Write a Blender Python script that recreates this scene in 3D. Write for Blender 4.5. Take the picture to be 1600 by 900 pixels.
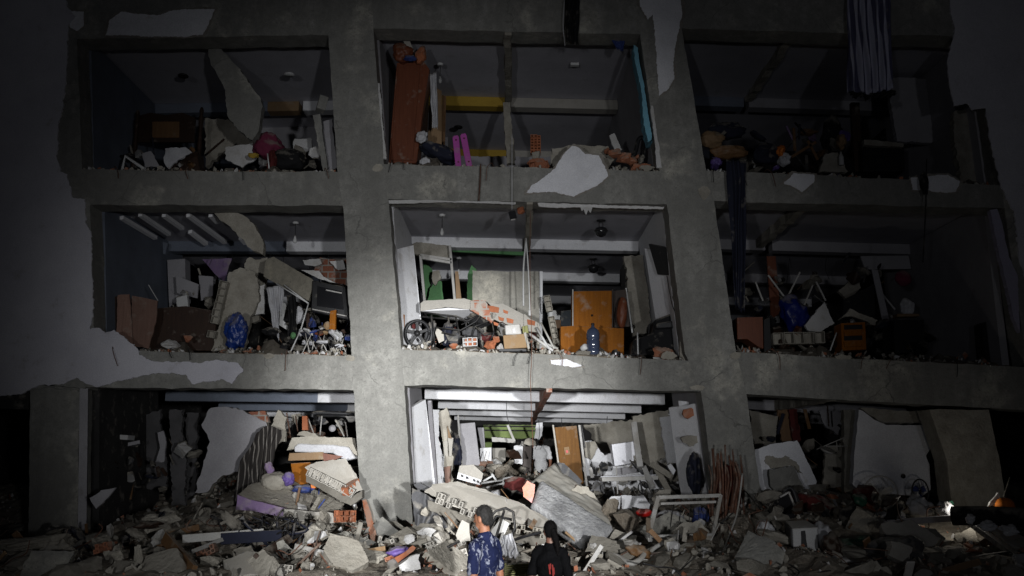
import bpy, bmesh, math, random
from mathutils import Vector, Matrix, Euler, noise
import numpy as np
for o in list(bpy.data.objects): bpy.data.objects.remove(o)
SC = bpy.context.scene
COL = SC.collection
R = math.radians
# ------------------------------------------------------------ camera
F = 1440.0; CZ = 2.15; TH = R(10.6)
cd = bpy.data.cameras.new('camera'); cam = bpy.data.objects.new('camera', cd); COL.objects.link(cam)
cd.sensor_width = 36; cd.lens = 36*F/1600; cd.clip_end = 500; cd.clip_start = .05
cam.location = (0, 0, CZ); cam.rotation_euler = (R(90)+TH, 0, 0); SC.camera = cam
# ------------------------------------------------------------ night sky and light
w = bpy.data.worlds.new('World'); SC.world = w; w.use_nodes = True
bg = w.node_tree.nodes['Background']; bg.inputs[0].default_value = (.55, .6, .95, 1); bg.inputs[1].default_value = .002
def spot(name, energy, size, blend, loc, tgt, col, rad=.1):
    l = bpy.data.lights.new(name, 'SPOT'); l.energy = energy; l.spot_size = R(size); l.spot_blend = blend
    l.color = col; l.shadow_soft_size = rad
    o = bpy.data.objects.new(name, l); COL.objects.link(o); o.location = loc
    o.rotation_euler = (Vector(tgt)-Vector(loc)).to_track_quat('-Z', 'Y').to_euler(); return o
def at(px, py, Y):
    dx = (px-800)/F; dz = -(py-450)/F
    d = Vector((dx, math.cos(TH)-dz*math.sin(TH), math.sin(TH)+dz*math.cos(TH)))
    return Vector((0, 0, CZ)) + d*(Y/d.y)
LT = at(700, 678, 15)
for sx, k in ((-3.1, .42), (3.6, .58)):
    LP = (sx, -5, 2.15)
    spot('search_light', 30000*k, 19.5, 1, LP, LT, (.985, .995, 1), .22)
    spot('search_light_spill', 4100*k, 40, 1, LP, at(700, 570, 15), (.97, .985, 1), .22)
    spot('upper_fill_light', 560*k, 68, 1, LP, at(840, 190, 15), (.9, .93, 1), .22)  # unseen fill lamp, added to lift the dark upper corners
SC.view_settings.view_transform = 'Standard'; SC.view_settings.look = 'None'
SC.view_settings.exposure = 0; SC.view_settings.gamma = 1
SC.cycles.max_bounces = 5; SC.cycles.diffuse_bounces = 2
# ------------------------------------------------------------ materials
MATS = {}
NODUST = ('orange_plastic', 'wavy_blanket', 'skin', 'tanned_skin', 'black_hair', 'greying_hair', 'grey_beard', 'jeans', 'black_cotton', 'white_cotton', 'plastic_wrap', 'dark_glass', 'stainless_steel', 'red_print', 'blue_grey_bottle')
def mat(name, col, col2=None, sc=2.5, rough=.85, bump=.25, bs=40, metal=0, dust=0, spec=.3, kind=None, rnd=.12, dist=.01):
    if name in MATS: return MATS[name]
    if not dust and not metal and kind not in ('concrete', 'paint', 'camo') and name not in NODUST: dust = .16
    m = bpy.data.materials.new(name); m.use_nodes = True; nt = m.node_tree; N = nt.nodes; L = nt.links
    b = N['Principled BSDF']; tc = N.new('ShaderNodeTexCoord'); mp = N.new('ShaderNodeMapping')
    L.new(tc.outputs['Object'], mp.inputs[0])
    oi = N.new('ShaderNodeObjectInfo')
    addv = N.new('ShaderNodeVectorMath'); addv.operation = 'ADD'
    mulr = N.new('ShaderNodeMath'); mulr.operation = 'MULTIPLY'; mulr.inputs[1].default_value = 37
    L.new(oi.outputs['Random'], mulr.inputs[0]); L.new(mp.outputs[0], addv.inputs[0]); L.new(mulr.outputs[0], addv.inputs[1])
    V = addv.outputs[0]
    def nz(s, det=8, ro=.6, vec=V, dis=0):
        n = N.new('ShaderNodeTexNoise'); n.inputs['Scale'].default_value = s; n.inputs['Detail'].default_value = det
        n.inputs['Roughness'].default_value = ro; n.inputs['Distortion'].default_value = dis; L.new(vec, n.inputs['Vector']); return n.outputs[0]
    def ramp(fac, a, bb, ca=(0, 0, 0, 1), cb=(1, 1, 1, 1)):
        r = N.new('ShaderNodeValToRGB'); r.color_ramp.elements[0].position = a; r.color_ramp.elements[1].position = bb
        r.color_ramp.elements[0].color = ca; r.color_ramp.elements[1].color = cb; L.new(fac, r.inputs[0]); return r.outputs[0]
    def mix(fac, a, bb, mode='MIX'):
        x = N.new('ShaderNodeMix'); x.data_type = 'RGBA'; x.blend_type = mode
        if isinstance(fac, (int, float)): x.inputs[0].default_value = fac
        else: L.new(fac, x.inputs[0])
        for i, v in ((6, a), (7, bb)):
            if isinstance(v, tuple): x.inputs[i].default_value = v
            else: L.new(v, x.inputs[i])
        return x.outputs[2]
    c1 = (*col, 1); c2 = (*(col2 or tuple(v*.72 for v in col)), 1)
    c = mix(ramp(nz(sc), .35, .68), c1, c2)
    if kind == 'wood':
        mp2 = N.new('ShaderNodeMapping'); mp2.inputs['Scale'].default_value = (9, 9, .7); L.new(V, mp2.inputs[0])
        c = mix(ramp(nz(3.5, vec=mp2.outputs[0], dis=.6), .3, .7), c1, c2)
    if kind == 'concrete':
        mp2 = N.new('ShaderNodeMapping'); mp2.inputs['Scale'].default_value = (3, 3, .35); L.new(V, mp2.inputs[0])
        c = mix(ramp(nz(1.6, vec=mp2.outputs[0]), .42, .78), c, (*[v*.45 for v in col], 1))
        c = mix(ramp(nz(.8, det=7, ro=.62), .42, .68), c, (*[v*.60 for v in col], 1))
        c = mix(ramp(nz(1.1, det=4), .56, .66), c, (col[0]*1.25, col[1]*1.22, col[2]*1.15, 1))
        c = mix(ramp(nz(26, det=3), .60, .70), c, (*[v*.45 for v in col], 1))
        nd = N.new('ShaderNodeTexNoise'); nd.inputs['Scale'].default_value = 2.2; nd.inputs['Detail'].default_value = 5; L.new(V, nd.inputs['Vector'])
        va = N.new('ShaderNodeVectorMath'); va.operation = 'MULTIPLY_ADD'; L.new(nd.outputs[1], va.inputs[0]); va.inputs[1].default_value = (.5, .5, .5); L.new(V, va.inputs[2])
        vo = N.new('ShaderNodeTexVoronoi'); vo.feature = 'DISTANCE_TO_EDGE'; vo.inputs['Scale'].default_value = .75; L.new(va.outputs[0], vo.inputs['Vector'])
        ck = ramp(vo.outputs['Distance'], .002, .006, (1, 1, 1, 1), (0, 0, 0, 1)); cm = ramp(nz(.9, det=2), .52, .56); mm_ = N.new('ShaderNodeMath'); mm_.operation = 'MULTIPLY'; L.new(ck, mm_.inputs[0]); L.new(cm, mm_.inputs[1])
        c = mix(mm_.outputs[0], c, (*[v*.3 for v in col], 1))
        c = mix(ramp(nz(7, det=10, ro=.78), .36, .68), c, (*[v*.48 for v in col], 1))
    if kind == 'camo':
        c = mix(ramp(nz(9, det=4, dis=1.6), .57, .61), c1, c2)
        mp2 = N.new('ShaderNodeMapping'); mp2.inputs['Scale'].default_value = (1, 1, .45); mp2.inputs['Location'].default_value = (3, 1, 2); L.new(V, mp2.inputs[0])
        c = mix(ramp(nz(11, det=3, vec=mp2.outputs[0], dis=2), .60, .63), c, (*[v*1.15 for v in c2[:3]], 1))
    if kind == 'stripe' or kind == 'wavy':
        wv = N.new('ShaderNodeTexWave'); wv.inputs['Scale'].default_value = 2.6 if kind == 'stripe' else 9
        wv.inputs['Distortion'].default_value = 1 if kind == 'stripe' else 6; wv.inputs['Detail'].default_value = 1; wv.inputs['Detail Scale'].default_value = .8
        if kind == 'wavy': wv.bands_direction = 'X'; wv.inputs['Scale'].default_value = 4.5; wv.inputs['Distortion'].default_value = 3.5; wv.inputs['Detail'].default_value = .5
        L.new(V, wv.inputs[0]); c = mix(ramp(wv.outputs[0], .45 if kind == 'stripe' else .85, .6 if kind == 'stripe' else .95), c1, c2)
    if kind == 'brick':
        br = N.new('ShaderNodeTexBrick'); br.inputs['Scale'].default_value = 1; br.inputs['Brick Width'].default_value = .22; br.inputs['Row Height'].default_value = .12
        br.inputs['Mortar Size'].default_value = .012; br.inputs[1].default_value = c1; br.inputs[2].default_value = c2; br.inputs[3].default_value = (.33, .31, .28, 1)
        rot = N.new('ShaderNodeMapping'); rot.inputs['Rotation'].default_value = (R(90), 0, 0); L.new(V, rot.inputs[0]); L.new(rot.outputs[0], br.inputs[0])
        c = mix(ramp(nz(4), .5, .6), br.outputs[0], (.38, .35, .31, 1))
    # fine grain and dirt
    c = mix(.5, c, ramp(nz(60, det=3), .2, .8, (.45, .45, .45, 1), (1.1, 1.1, 1.1, 1)), 'MULTIPLY')
    if kind == 'paint':
        c = mix(ramp(nz(3.2, det=10, ro=.7), .60, .72), c, (col[0]*.62, col[1]*.6, col[2]*.56, 1))
    if dust:
        ge = N.new('ShaderNodeNewGeometry'); sx = N.new('ShaderNodeSeparateXYZ'); L.new(ge.outputs['Normal'], sx.inputs[0])
        m1 = N.new('ShaderNodeMath'); m1.operation = 'MULTIPLY_ADD'; L.new(sx.outputs[2], m1.inputs[0]); m1.inputs[1].default_value = .25; L.new(nz(5), m1.inputs[2])
        f = ramp(m1.outputs[0], .62-dust*.3, .75-dust*.2); f2 = N.new('ShaderNodeMath'); f2.operation = 'MULTIPLY'; f2.inputs[1].default_value = min(.9, .35+dust*.5); L.new(f, f2.inputs[0])
        c = mix(f2.outputs[0], c, (.36, .33, .28, 1))
    if rnd:
        hs = N.new('ShaderNodeHueSaturation'); mr = N.new('ShaderNodeMapRange'); mr.inputs[3].default_value = 1-rnd*2; mr.inputs[4].default_value = 1+rnd
        L.new(oi.outputs['Random'], mr.inputs[0]); L.new(mr.outputs[0], hs.inputs['Value']); L.new(c, hs.inputs['Color']); c = hs.outputs[0]
    L.new(c, b.inputs['Base Color'])
    b.inputs['Roughness'].default_value = rough; b.inputs['Metallic'].default_value = metal; b.inputs['Specular IOR Level'].default_value = spec
    if bump:
        bp = N.new('ShaderNodeBump'); bp.inputs['Strength'].default_value = bump; bp.inputs['Distance'].default_value = dist
        hsrc = nz(bs, det=6, ro=.65)
        if kind == 'concrete' or kind == 'paint':
            ad = N.new('ShaderNodeMath'); ad.operation = 'ADD'; L.new(hsrc, ad.inputs[0]); L.new(nz(5, det=4), ad.inputs[1]); hsrc = ad.outputs[0]
        L.new(hsrc, bp.inputs['Height']); L.new(bp.outputs[0], b.inputs['Normal'])
    MATS[name] = m; return m
concrete = mat('concrete', (.42, .412, .38), (.27, .265, .245), sc=1.3, bump=.5, kind='concrete', dist=.012, rnd=.04)
rough_c = mat('broken_concrete', (.46, .43, .37), (.30, .275, .23), sc=4, bump=1, bs=14, dist=.03, rnd=.1)
rough_dim = mat('dimmed_concrete', (.27, .25, .215), (.16, .145, .12), sc=4, bump=1, bs=14, dist=.03, rnd=.15)  # broken concrete with the dimness of the outer rooms put into its colour
dirtc = mat('rubble_dirt', (.27, .23, .18), (.16, .13, .10), sc=3, bump=1, bs=11, dist=.05, rnd=.05)
plaster = mat('plaster', (.66, .65, .70), (.57, .56, .62), sc=1.6, bump=.35, bs=22, kind='paint', dist=.008, rnd=.03)
patchp = mat('bright_plaster', (.88, .88, .92), (.76, .76, .80), sc=3, bump=.6, bs=26, kind='paint', dist=.012, rnd=.03)
whitew = mat('white_wall', (.86, .86, .88), (.80, .80, .83), sc=1.5, bump=.15, bs=30, dist=.004, rnd=.02)
greyw = mat('grey_wall', (.42, .41, .43), (.34, .33, .35), sc=1.5, bump=.3, kind='paint', rnd=.03)
ceilm = mat('ceiling', (.56, .55, .60), (.46, .45, .49), sc=1.2, bump=.3, bs=25, kind='paint', rnd=.03)
bluew = mat('blue_grey_wall', (.20, .225, .28), (.15, .17, .21), sc=1.6, bump=.25, kind='paint', rnd=.02)
sky_b = mat('light_blue_paint', (.22, .52, .66), (.2, .42, .54), sc=3, kind='paint', rnd=0)
yellow = mat('yellow_paint', (.50, .33, .05), (.42, .27, .04), kind='paint', rnd=0)
green = mat('green_paint', (.11, .26, .11), (.085, .20, .085), sc=3, kind='paint', rnd=0)
olive = mat('olive_green_paint', (.28, .36, .13), (.2, .27, .1), rnd=0)
terra = mat('terracotta', (.42, .17, .095), (.32, .12, .065), sc=6, bump=.5, bs=20, dust=.35)
terra_c = mat('terracotta_clean', (.44, .155, .075), (.33, .11, .05), sc=6, bump=.4, bs=20, rnd=.08)
brickm = mat('brickwork', (.38, .15, .09), (.27, .1, .06), kind='brick', bump=.6, bs=20, dist=.02)
plfrag = mat('plaster_fragment', (.68, .67, .67), (.55, .54, .52), bump=.5, bs=18, rnd=.08)
owood = mat('orange_wood', (.36, .125, .010), (.26, .085, .007), kind='wood', rough=.6, spec=.1, bump=.12, rnd=.05)
bwood = mat('brown_wood', (.22, .12, .055), (.15, .08, .036), kind='wood', rough=.55, bump=.15, dust=.1, rnd=.08)
doorw = mat('door_wood', (.22, .10, .022), (.15, .065, .013), kind='wood', rough=.6, spec=.15, bump=.1, rnd=0)
rwood = mat('reddish_wood', (.20, .062, .03), (.14, .042, .02), kind='wood', rough=.45, bump=.12, rnd=.05)
dwood = mat('dark_wood', (.055, .03, .02), (.035, .02, .014), kind='wood', rough=.5, bump=.15, dust=.12)
pwood = mat('pinkish_board', (.30, .18, .14), (.22, .13, .10), kind='wood', rough=.8, bump=.2)
tanb = mat('tan_board', (.34, .22, .12), (.28, .18, .10), kind='wood', rough=.7)
card = mat('cardboard', (.36, .24, .13), (.31, .2, .11), rough=.9, bump=.1)
blackp = mat('black_plastic', (.018, .018, .02), (.012, .012, .013), rough=.45, bump=.1, dust=.02, rnd=0)
blackm = mat('black_metal', (.02, .02, .022), (.03, .028, .027), rough=.45, bump=.15, metal=.3, dust=.03, rnd=0)
voidm = mat('unlit_interior', (.05, .048, .047), (.025, .024, .024), sc=1.5, rnd=0)  # near-black colour stands in for the shade deep inside the rooms
steel = mat('stainless_steel', (.62, .62, .65), (.52, .52, .55), sc=1, rough=.5, metal=.6, bump=.03, rnd=0)
alu = mat('painted_aluminium', (.58, .57, .55), (.42, .40, .37), sc=5, rough=.5, bump=.1, dust=.2, rnd=.05)
rust = mat('rusty_steel', (.17, .075, .045), (.10, .05, .035), sc=15, rough=.8, bump=.4, bs=60)
pvc = mat('grey_pvc', (.52, .51, .49), (.42, .41, .38), sc=5, rough=.5, bump=.1)
whitep = mat('white_plastic', (.74, .74, .74), (.62, .62, .61), sc=4, rough=.45, bump=.08, dust=.15)
wrap = mat('plastic_wrap', (.48, .48, .48), (.33, .33, .34), sc=14, rough=.22, bump=.7, bs=22, dist=.05, spec=.7, rnd=0)
beigef = mat('beige_fabric', (.50, .47, .42), (.42, .40, .36), bump=.3, bs=80, dust=.2)
greyf = mat('dark_grey_fabric', (.10, .10, .105), (.065, .065, .07), sc=4, bump=.6, bs=8, dist=.04, dust=.25, rough=.8)
blackf = mat('black_fabric', (.010, .010, .011), (.007, .007, .008), bump=.4, bs=12, dist=.02, rnd=0)
navyf = mat('navy_fabric', (.018, .021, .04), (.012, .014, .028), bump=.4, bs=10, dist=.03, rnd=0)
bluef = mat('blue_fabric', (.045, .07, .24), (.03, .05, .18), bump=.3, rnd=0)
bluep = mat('blue_plastic', (.012, .045, .26), (.01, .035, .18), sc=5, dust=.3, rough=.35, bump=.5, bs=9, dist=.03, spec=.6, rnd=0)
jugm = mat('blue_grey_bottle', (.05, .065, .11), (.04, .05, .09), rough=.15, bump=0, spec=.8, rnd=0)
pink = mat('pink_paint', (.50, .09, .42), (.38, .07, .32), rough=.5, bump=.1, rnd=0)
purple = mat('purple_plastic', (.17, .11, .36), (.12, .08, .27), rough=.5, rnd=0)
lav = mat('lavender_fabric', (.28, .19, .36), (.22, .15, .27), sc=4, bump=.4, bs=20, dust=.35, rnd=0)
red = mat('red_plastic', (.62, .02, .015), (.48, .015, .012), rough=.4, bump=.1, rnd=0)
dred = mat('dark_red_fabric', (.13, .022, .02), (.08, .015, .015), bump=.5, bs=10, dist=.03, dust=.1, rnd=0)
wine = mat('wine_fabric', (.20, .03, .07), (.14, .02, .05), bump=.4, bs=12, rnd=0)
orangep = mat('orange_plastic', (.75, .22, .03), (.6, .16, .02), rough=.5, bump=.1, rnd=0)
stripem = mat('striped_curtain', (.10, .10, .17), (.5, .5, .62), kind='stripe', bump=.2, rnd=0)
wavym = mat('wavy_blanket', (.030, .026, .024), (.24, .22, .20), kind='wavy', bump=.3, bs=10, rnd=0)
whitef = mat('white_fabric', (.62, .62, .64), (.50, .50, .53), sc=5, bump=.4, bs=12, dist=.02, rnd=.03)
pinkor = mat('pink_orange_fabric', (.72, .30, .16), (.72, .42, .46), sc=4, bump=.3, rnd=0)
dgreen = mat('dark_green_fabric', (.02, .10, .06), (.015, .07, .04), bump=.5, bs=10, dist=.03, rnd=0)
glassd = mat('dark_glass', (.02, .02, .022), (.014, .014, .016), rough=.12, bump=0, spec=.6, rnd=0)
olivep = mat('olive_crate', (.28, .28, .10), (.22, .22, .08), rough=.6, rnd=0)
skin = mat('skin', (.30, .135, .075), (.25, .105, .06), sc=8, rough=.55, bump=.1, bs=90, rnd=0)
dskin = mat('tanned_skin', (.30, .14, .085), (.25, .11, .07), sc=8, rough=.55, bump=.1, bs=90, rnd=0)
hairg = mat('greying_hair', (.02, .019, .018), (.04, .038, .037), sc=30, spec=.1, rough=.8, bump=1, bs=140, rnd=0)
hairb = mat('black_hair', (.004, .0035, .0035), (.006, .005, .005), rough=.8, spec=.08, bump=1, bs=120, rnd=0)
camo = mat('navy_print_cotton', (.010, .014, .045), (.17, .18, .23), spec=.1, kind='camo', bump=.3, bs=15, dist=.01, rnd=0)
jean = mat('jeans', (.03, .035, .06), (.04, .05, .08), bump=.3, rnd=0)
redprint = mat('red_print', (.22, .015, .012), (.10, .01, .008), sc=30, rnd=0)
asphalt = mat('asphalt', (.05, .05, .05), (.07, .07, .068), sc=3, bump=.5)
# ------------------------------------------------------------ mesh helpers
ORI = {}
rng = random.Random(7)
def link(o, parent=None, origin=None):
    COL.objects.link(o)
    if parent is not None:
        o.parent = parent; o.location = origin - ORI[parent]
    else: o.location = origin
    ORI[o] = origin
def tag(o, label=None, cat=None, group=None, kind=None):
    if label: o['label'] = label
    if cat: o['category'] = cat
    if group: o['group'] = group
    if kind: o['kind'] = kind
    return o
def thing(name, label, cat, loc, group=None):
    o = bpy.data.objects.new(name, None); o.empty_display_size = .2; link(o, None, Vector(loc)); return tag(o, label, cat, group)
def mk(name, verts, faces, m, parent=None, label=None, cat=None, group=None, kind=None, smooth=False, bevel=0, m2=None, fm=None):
    vs = [Vector(v) for v in verts]
    n = len(vs); c = Vector((sum(v.x for v in vs)/n, sum(v.y for v in vs)/n, min(v.z for v in vs)))
    me = bpy.data.meshes.new(name); me.from_pydata([v-c for v in vs], [], faces)
    bm = bmesh.new(); bm.from_mesh(me); bmesh.ops.recalc_face_normals(bm, faces=bm.faces); bm.to_mesh(me); bm.free()
    me.materials.append(m)
    if m2: me.materials.append(m2)
    if fm:
        for i, k in enumerate(fm): me.polygons[i].material_index = k
    if smooth: me.shade_smooth()
    o = bpy.data.objects.new(name, me); link(o, parent, c)
    if bevel:
        b = o.modifiers.new('bevel', 'BEVEL'); b.width = bevel; b.segments = 1; b.limit_method = 'ANGLE'; b.angle_limit = R(40)
    return tag(o, label, cat, group, kind)
def bmo(name, bm, m, parent=None, **k):
    bm.normal_update(); vs = [v.co.copy() for v in bm.verts]; bm.verts.index_update(); fs = [[v.index for v in f.verts] for f in bm.faces]; bm.free()
    return mk(name, vs, fs, m, parent, **k)
def P(p, Y): return at(p[0], p[1], p[2] if len(p) > 2 else Y)
def jagged(pts, n, amp, step, seed, keep=()):
    rr = random.Random(seed); u = n.orthogonal().normalized(); out = []
    for i, a in enumerate(pts):
        b = pts[(i+1) % len(pts)]; d = b-a; L = d.length
        out.append(a)
        if i in keep or L < step*1.3: continue
        side = n.cross(d).normalized(); k = max(2, int(L/step*1.5))
        w1 = rr.uniform(0, 50)
        for j in range(1, k):
            t = (j+rr.uniform(-.3, .3))/k
            v = noise.noise(Vector((w1+t*L*1.6, 0, seed)))*amp*1.6 + noise.noise(Vector((w1+t*L*7, 3, seed)))*amp*1.1 + rr.uniform(-1, 1)*amp*.5
            out.append(a+d*t+side*v)
    return out
SEED = [100]
def plate(name, pts, Y, t, m, parent=None, jag=0, step=.07, keep=(), bevel=0, edge=None, ox=None, rough=0, **k):
    """a real slab: pixel outline placed at its own depth, t metres thick away from the viewer"""
    SEED[0] += 1
    w3 = [P(p, Y) for p in pts]
    n = Vector((0, 0, 0))
    for i in range(len(w3)): n += w3[i].cross(w3[(i+1) % len(w3)])
    n.normalize()
    if n.y < 0: n = -n
    if abs(n.y) < .02 and n.z < 0: n = n
    if jag: w3 = jagged(w3, n, jag, step, SEED[0], keep)
    off = (ox or n)*t; N = len(w3)
    rr = random.Random(SEED[0])
    back = [v+off+(Vector((rr.uniform(-1, 1), 0, rr.uniform(-1, 1)))*jag*.5 if jag else Vector()) for v in w3]
    bm = bmesh.new()
    vf = [bm.verts.new(v) for v in w3]; vb = [bm.verts.new(v) for v in back]
    f1 = bm.faces.new(vf); f2 = bm.faces.new(list(reversed(vb))); bm.normal_update()
    if N > 4: bmesh.ops.triangulate(bm, faces=[f1, f2], ngon_method='EAR_CLIP')
    nf = len(bm.faces)
    for i in range(N):
        j = (i+1) % N; bm.faces.new((vf[j], vf[i], vb[i], vb[j]))
    bm.verts.index_update(); bm.faces.index_update()
    fm = None
    if edge: fm = [0]*nf+[1]*N
    vs = [v.co.copy() for v in bm.verts]; fs = [[v.index for v in f.verts] for f in bm.faces]; bm.free()
    return mk(name, vs, fs, m, parent, bevel=bevel, m2=edge, fm=fm, **k)
def boxm(bm, size, M):
    g = bmesh.ops.create_cube(bm, size=1, matrix=M @ Matrix.Diagonal((*size, 1))); return g['verts']
def box(name, c, size, m, parent=None, rot=(0, 0, 0), bevel=.006, **k):
    bm = bmesh.new(); boxm(bm, size, Matrix.Translation(c) @ Euler([R(a) for a in rot]).to_matrix().to_4x4())
    return bmo(name, bm, m, parent, bevel=bevel, **k)
def barm(bm, a, b, w_, d_):
    a = Vector(a); b = Vector(b); z = (b-a); L = z.length; z.normalize()
    y = Vector((0, 1, 0)); x = y.cross(z)
    if x.length < .05: x = Vector((1, 0, 0))
    x.normalize(); y = z.cross(x)
    M = Matrix((x, y, z)).transposed().to_4x4(); M.translation = (a+b)/2
    boxm(bm, (w_, d_, L), M)
def bar(name, p, q, w_, d_, m, parent=None, bevel=.004, **k):
    bm = bmesh.new(); barm(bm, p, q, w_, d_); return bmo(name, bm, m, parent, bevel=bevel, **k)
def tubem(bm, pts, r, n=7):
    pts = [Vector(p) for p in pts]; rings = []
    for i, p in enumerate(pts):
        d = (pts[min(i+1, len(pts)-1)]-pts[max(i-1, 0)]).normalized()
        u = d.orthogonal().normalized() if i == 0 else (u-d*u.dot(d)).normalized()
        v = d.cross(u); rad = r if not isinstance(r, (list, tuple)) else r[i]
        rings.append([bm.verts.new(p+(u*math.cos(2*math.pi*k/n)+v*math.sin(2*math.pi*k/n))*rad) for k in range(n)])
    for a, b in zip(rings, rings[1:]):
        for k in range(n): bm.faces.new((a[k], a[(k+1) % n], b[(k+1) % n], b[k]))
    bm.faces.new(list(reversed(rings[0]))); bm.faces.new(rings[-1])
def smoothpath(pts, k=5):
    pts = [Vector(p) for p in pts]; out = []
    for i in range(len(pts)-1):
        p0 = pts[max(i-1, 0)]; p1 = pts[i]; p2 = pts[i+1]; p3 = pts[min(i+2, len(pts)-1)]
        for j in range(k):
            t = j/k; out.append(.5*((2*p1)+(p2-p0)*t+(2*p0-5*p1+4*p2-p3)*t*t+(3*p1-p0-3*p2+p3)*t**3))
    out.append(pts[-1]); return out
def tube(name, pts, r, m, parent=None, Y=None, sm=True, n=7, **k):
    w3 = [P(p, Y) if not isinstance(p, Vector) else p for p in pts]
    if sm and len(w3) > 2: w3 = smoothpath(w3)
    bm = bmesh.new(); tubem(bm, w3, r, n); return bmo(name, bm, m, parent, smooth=True, **k)
def circ(c, rx, rz, n=28, a0=0, a1=360, ry=0):
    return [c+Vector((math.cos(R(a0+(a1-a0)*i/n))*rx, ry*math.cos(R(a0+(a1-a0)*i/n)), math.sin(R(a0+(a1-a0)*i/n))*rz)) for i in range(n+1)]
def lathe(name, c, prof, m, parent=None, n=24, rot=None, sq=1, **k):
    bm = bmesh.new(); rings = []; M = Euler([R(a) for a in rot]).to_matrix() if rot else Matrix.Identity(3)
    for r, z in prof: rings.append([bm.verts.new(Vector(c)+M @ Vector((math.cos(2*math.pi*j/n)*r, math.sin(2*math.pi*j/n)*r*sq, z))) for j in range(n)])
    for a, b in zip(rings, rings[1:]):
        for j in range(n): bm.faces.new((a[j], a[(j+1) % n], b[(j+1) % n], b[j]))
    bm.faces.new(list(reversed(rings[0]))); bm.faces.new(rings[-1])
    return bmo(name, bm, m, parent, smooth=True, **k)
def cloth(name, top, bot, Y, m, parent=None, folds=5, amp=.05, rag=.03, nu=40, nv=22, **k):
    """hanging cloth: top and bottom edges as pixel polylines, gathered folds in depth"""
    SEED[0] += 1; rr = random.Random(SEED[0]); ph = rr.uniform(0, 6)
    def lerp(pl, t):
        q = t*(len(pl)-1); i = min(int(q), len(pl)-2); a = P(pl[i], Y); b = P(pl[i+1], Y); return a.lerp(b, q-i)
    vs = []; fs = []
    for j in range(nv+1):
        for i in range(nu+1):
            u = i/nu; v = j/nv; p = lerp(top, u).lerp(lerp(bot, u), v)
            a = amp*(.5+.6*v)
            p += Vector((noise.noise(Vector((u*3, v*3, SEED[0])))*amp*.6, a*math.sin(u*folds*6.283+ph+v*1.2+noise.noise(Vector((u*2.5, v*1.6, SEED[0]+9)))*5), 0))
            if j == nv: p.z += rr.uniform(-rag, rag)
            vs.append(p)
    for j in range(nv):
        for i in range(nu):
            a = j*(nu+1)+i; fs.append((a, a+1, a+nu+2, a+nu+1))
    o = mk(name, vs, fs, m, parent, smooth=True, **k)
    s = o.modifiers.new('thickness', 'SOLIDIFY'); s.thickness = .006; return o
def hull_verts(rr, n=13, flat=.6):
    bm = bmesh.new()
    for i in range(n):
        v = Vector((rr.gauss(0, 1), rr.gauss(0, 1), rr.gauss(0, 1))).normalized()*rr.uniform(.75, 1.1)
        bm.verts.new((v.x, v.y*rr.uniform(.7, 1), v.z*flat))
    g = bmesh.ops.convex_hull(bm, input=bm.verts)
    bmesh.ops.delete(bm, geom=[x for x in g['geom_interior'] if isinstance(x, bmesh.types.BMVert)], context='VERTS')
    bm.verts.index_update(); vs = [v.co.copy() for v in bm.verts]; fs = [[v.index for v in f.verts] for f in bm.faces]; bm.free(); return vs, fs
def rock(name, c, size, m, parent=None, seed=1, rot=0, sub=3, amp=.12, **k):
    """broken boulder / crumbled lump with facets and roughness"""
    rr = random.Random(seed); vs, fs = hull_verts(rr, 14, 1)
    bm = bmesh.new(); bv = [bm.verts.new(v) for v in vs]
    for f in fs: bm.faces.new([bv[i] for i in f])
    bmesh.ops.triangulate(bm, faces=bm.faces)
    for _ in range(sub): bmesh.ops.subdivide_edges(bm, edges=bm.edges, cuts=1, use_grid_fill=True)
    M = Euler((0, R(rot), rr.uniform(0, 6) if not rot else 0)).to_matrix()
    for v in bm.verts:
        d = v.co.normalized(); q = v.co*2.1+Vector((seed, 0, 0))
        v.co += d*(noise.noise(q)*amp+noise.noise(q*3.5)*amp*.5+noise.noise(q*9)*amp*.3)
        v.co = Vector(c) + M @ Vector((v.co.x*size[0], v.co.y*size[1], v.co.z*size[2]))
    return bmo(name, bm, m, parent, **k)
def crumple(name, c, size, m, parent=None, seed=1, rot=0, amp=.35, sub=3, **k):
    """soft crumpled sack or heap of cloth"""
    bm = bmesh.new(); bmesh.ops.create_icosphere(bm, subdivisions=sub+1, radius=1)
    M = Euler((0, R(rot), 0)).to_matrix()
    for v in bm.verts:
        q = v.co*1.6+Vector((seed*3.1, 0, 0))
        v.co *= 1+noise.noise(q)*amp+abs(noise.noise(q*2.3))*amp*.6+noise.noise(q*6)*amp*.15
        v.co = Vector(c)+M @ Vector((v.co.x*size[0], v.co.y*size[1], v.co.z*size[2]))
    return bmo(name, bm, m, parent, smooth=True, **k)
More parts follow.
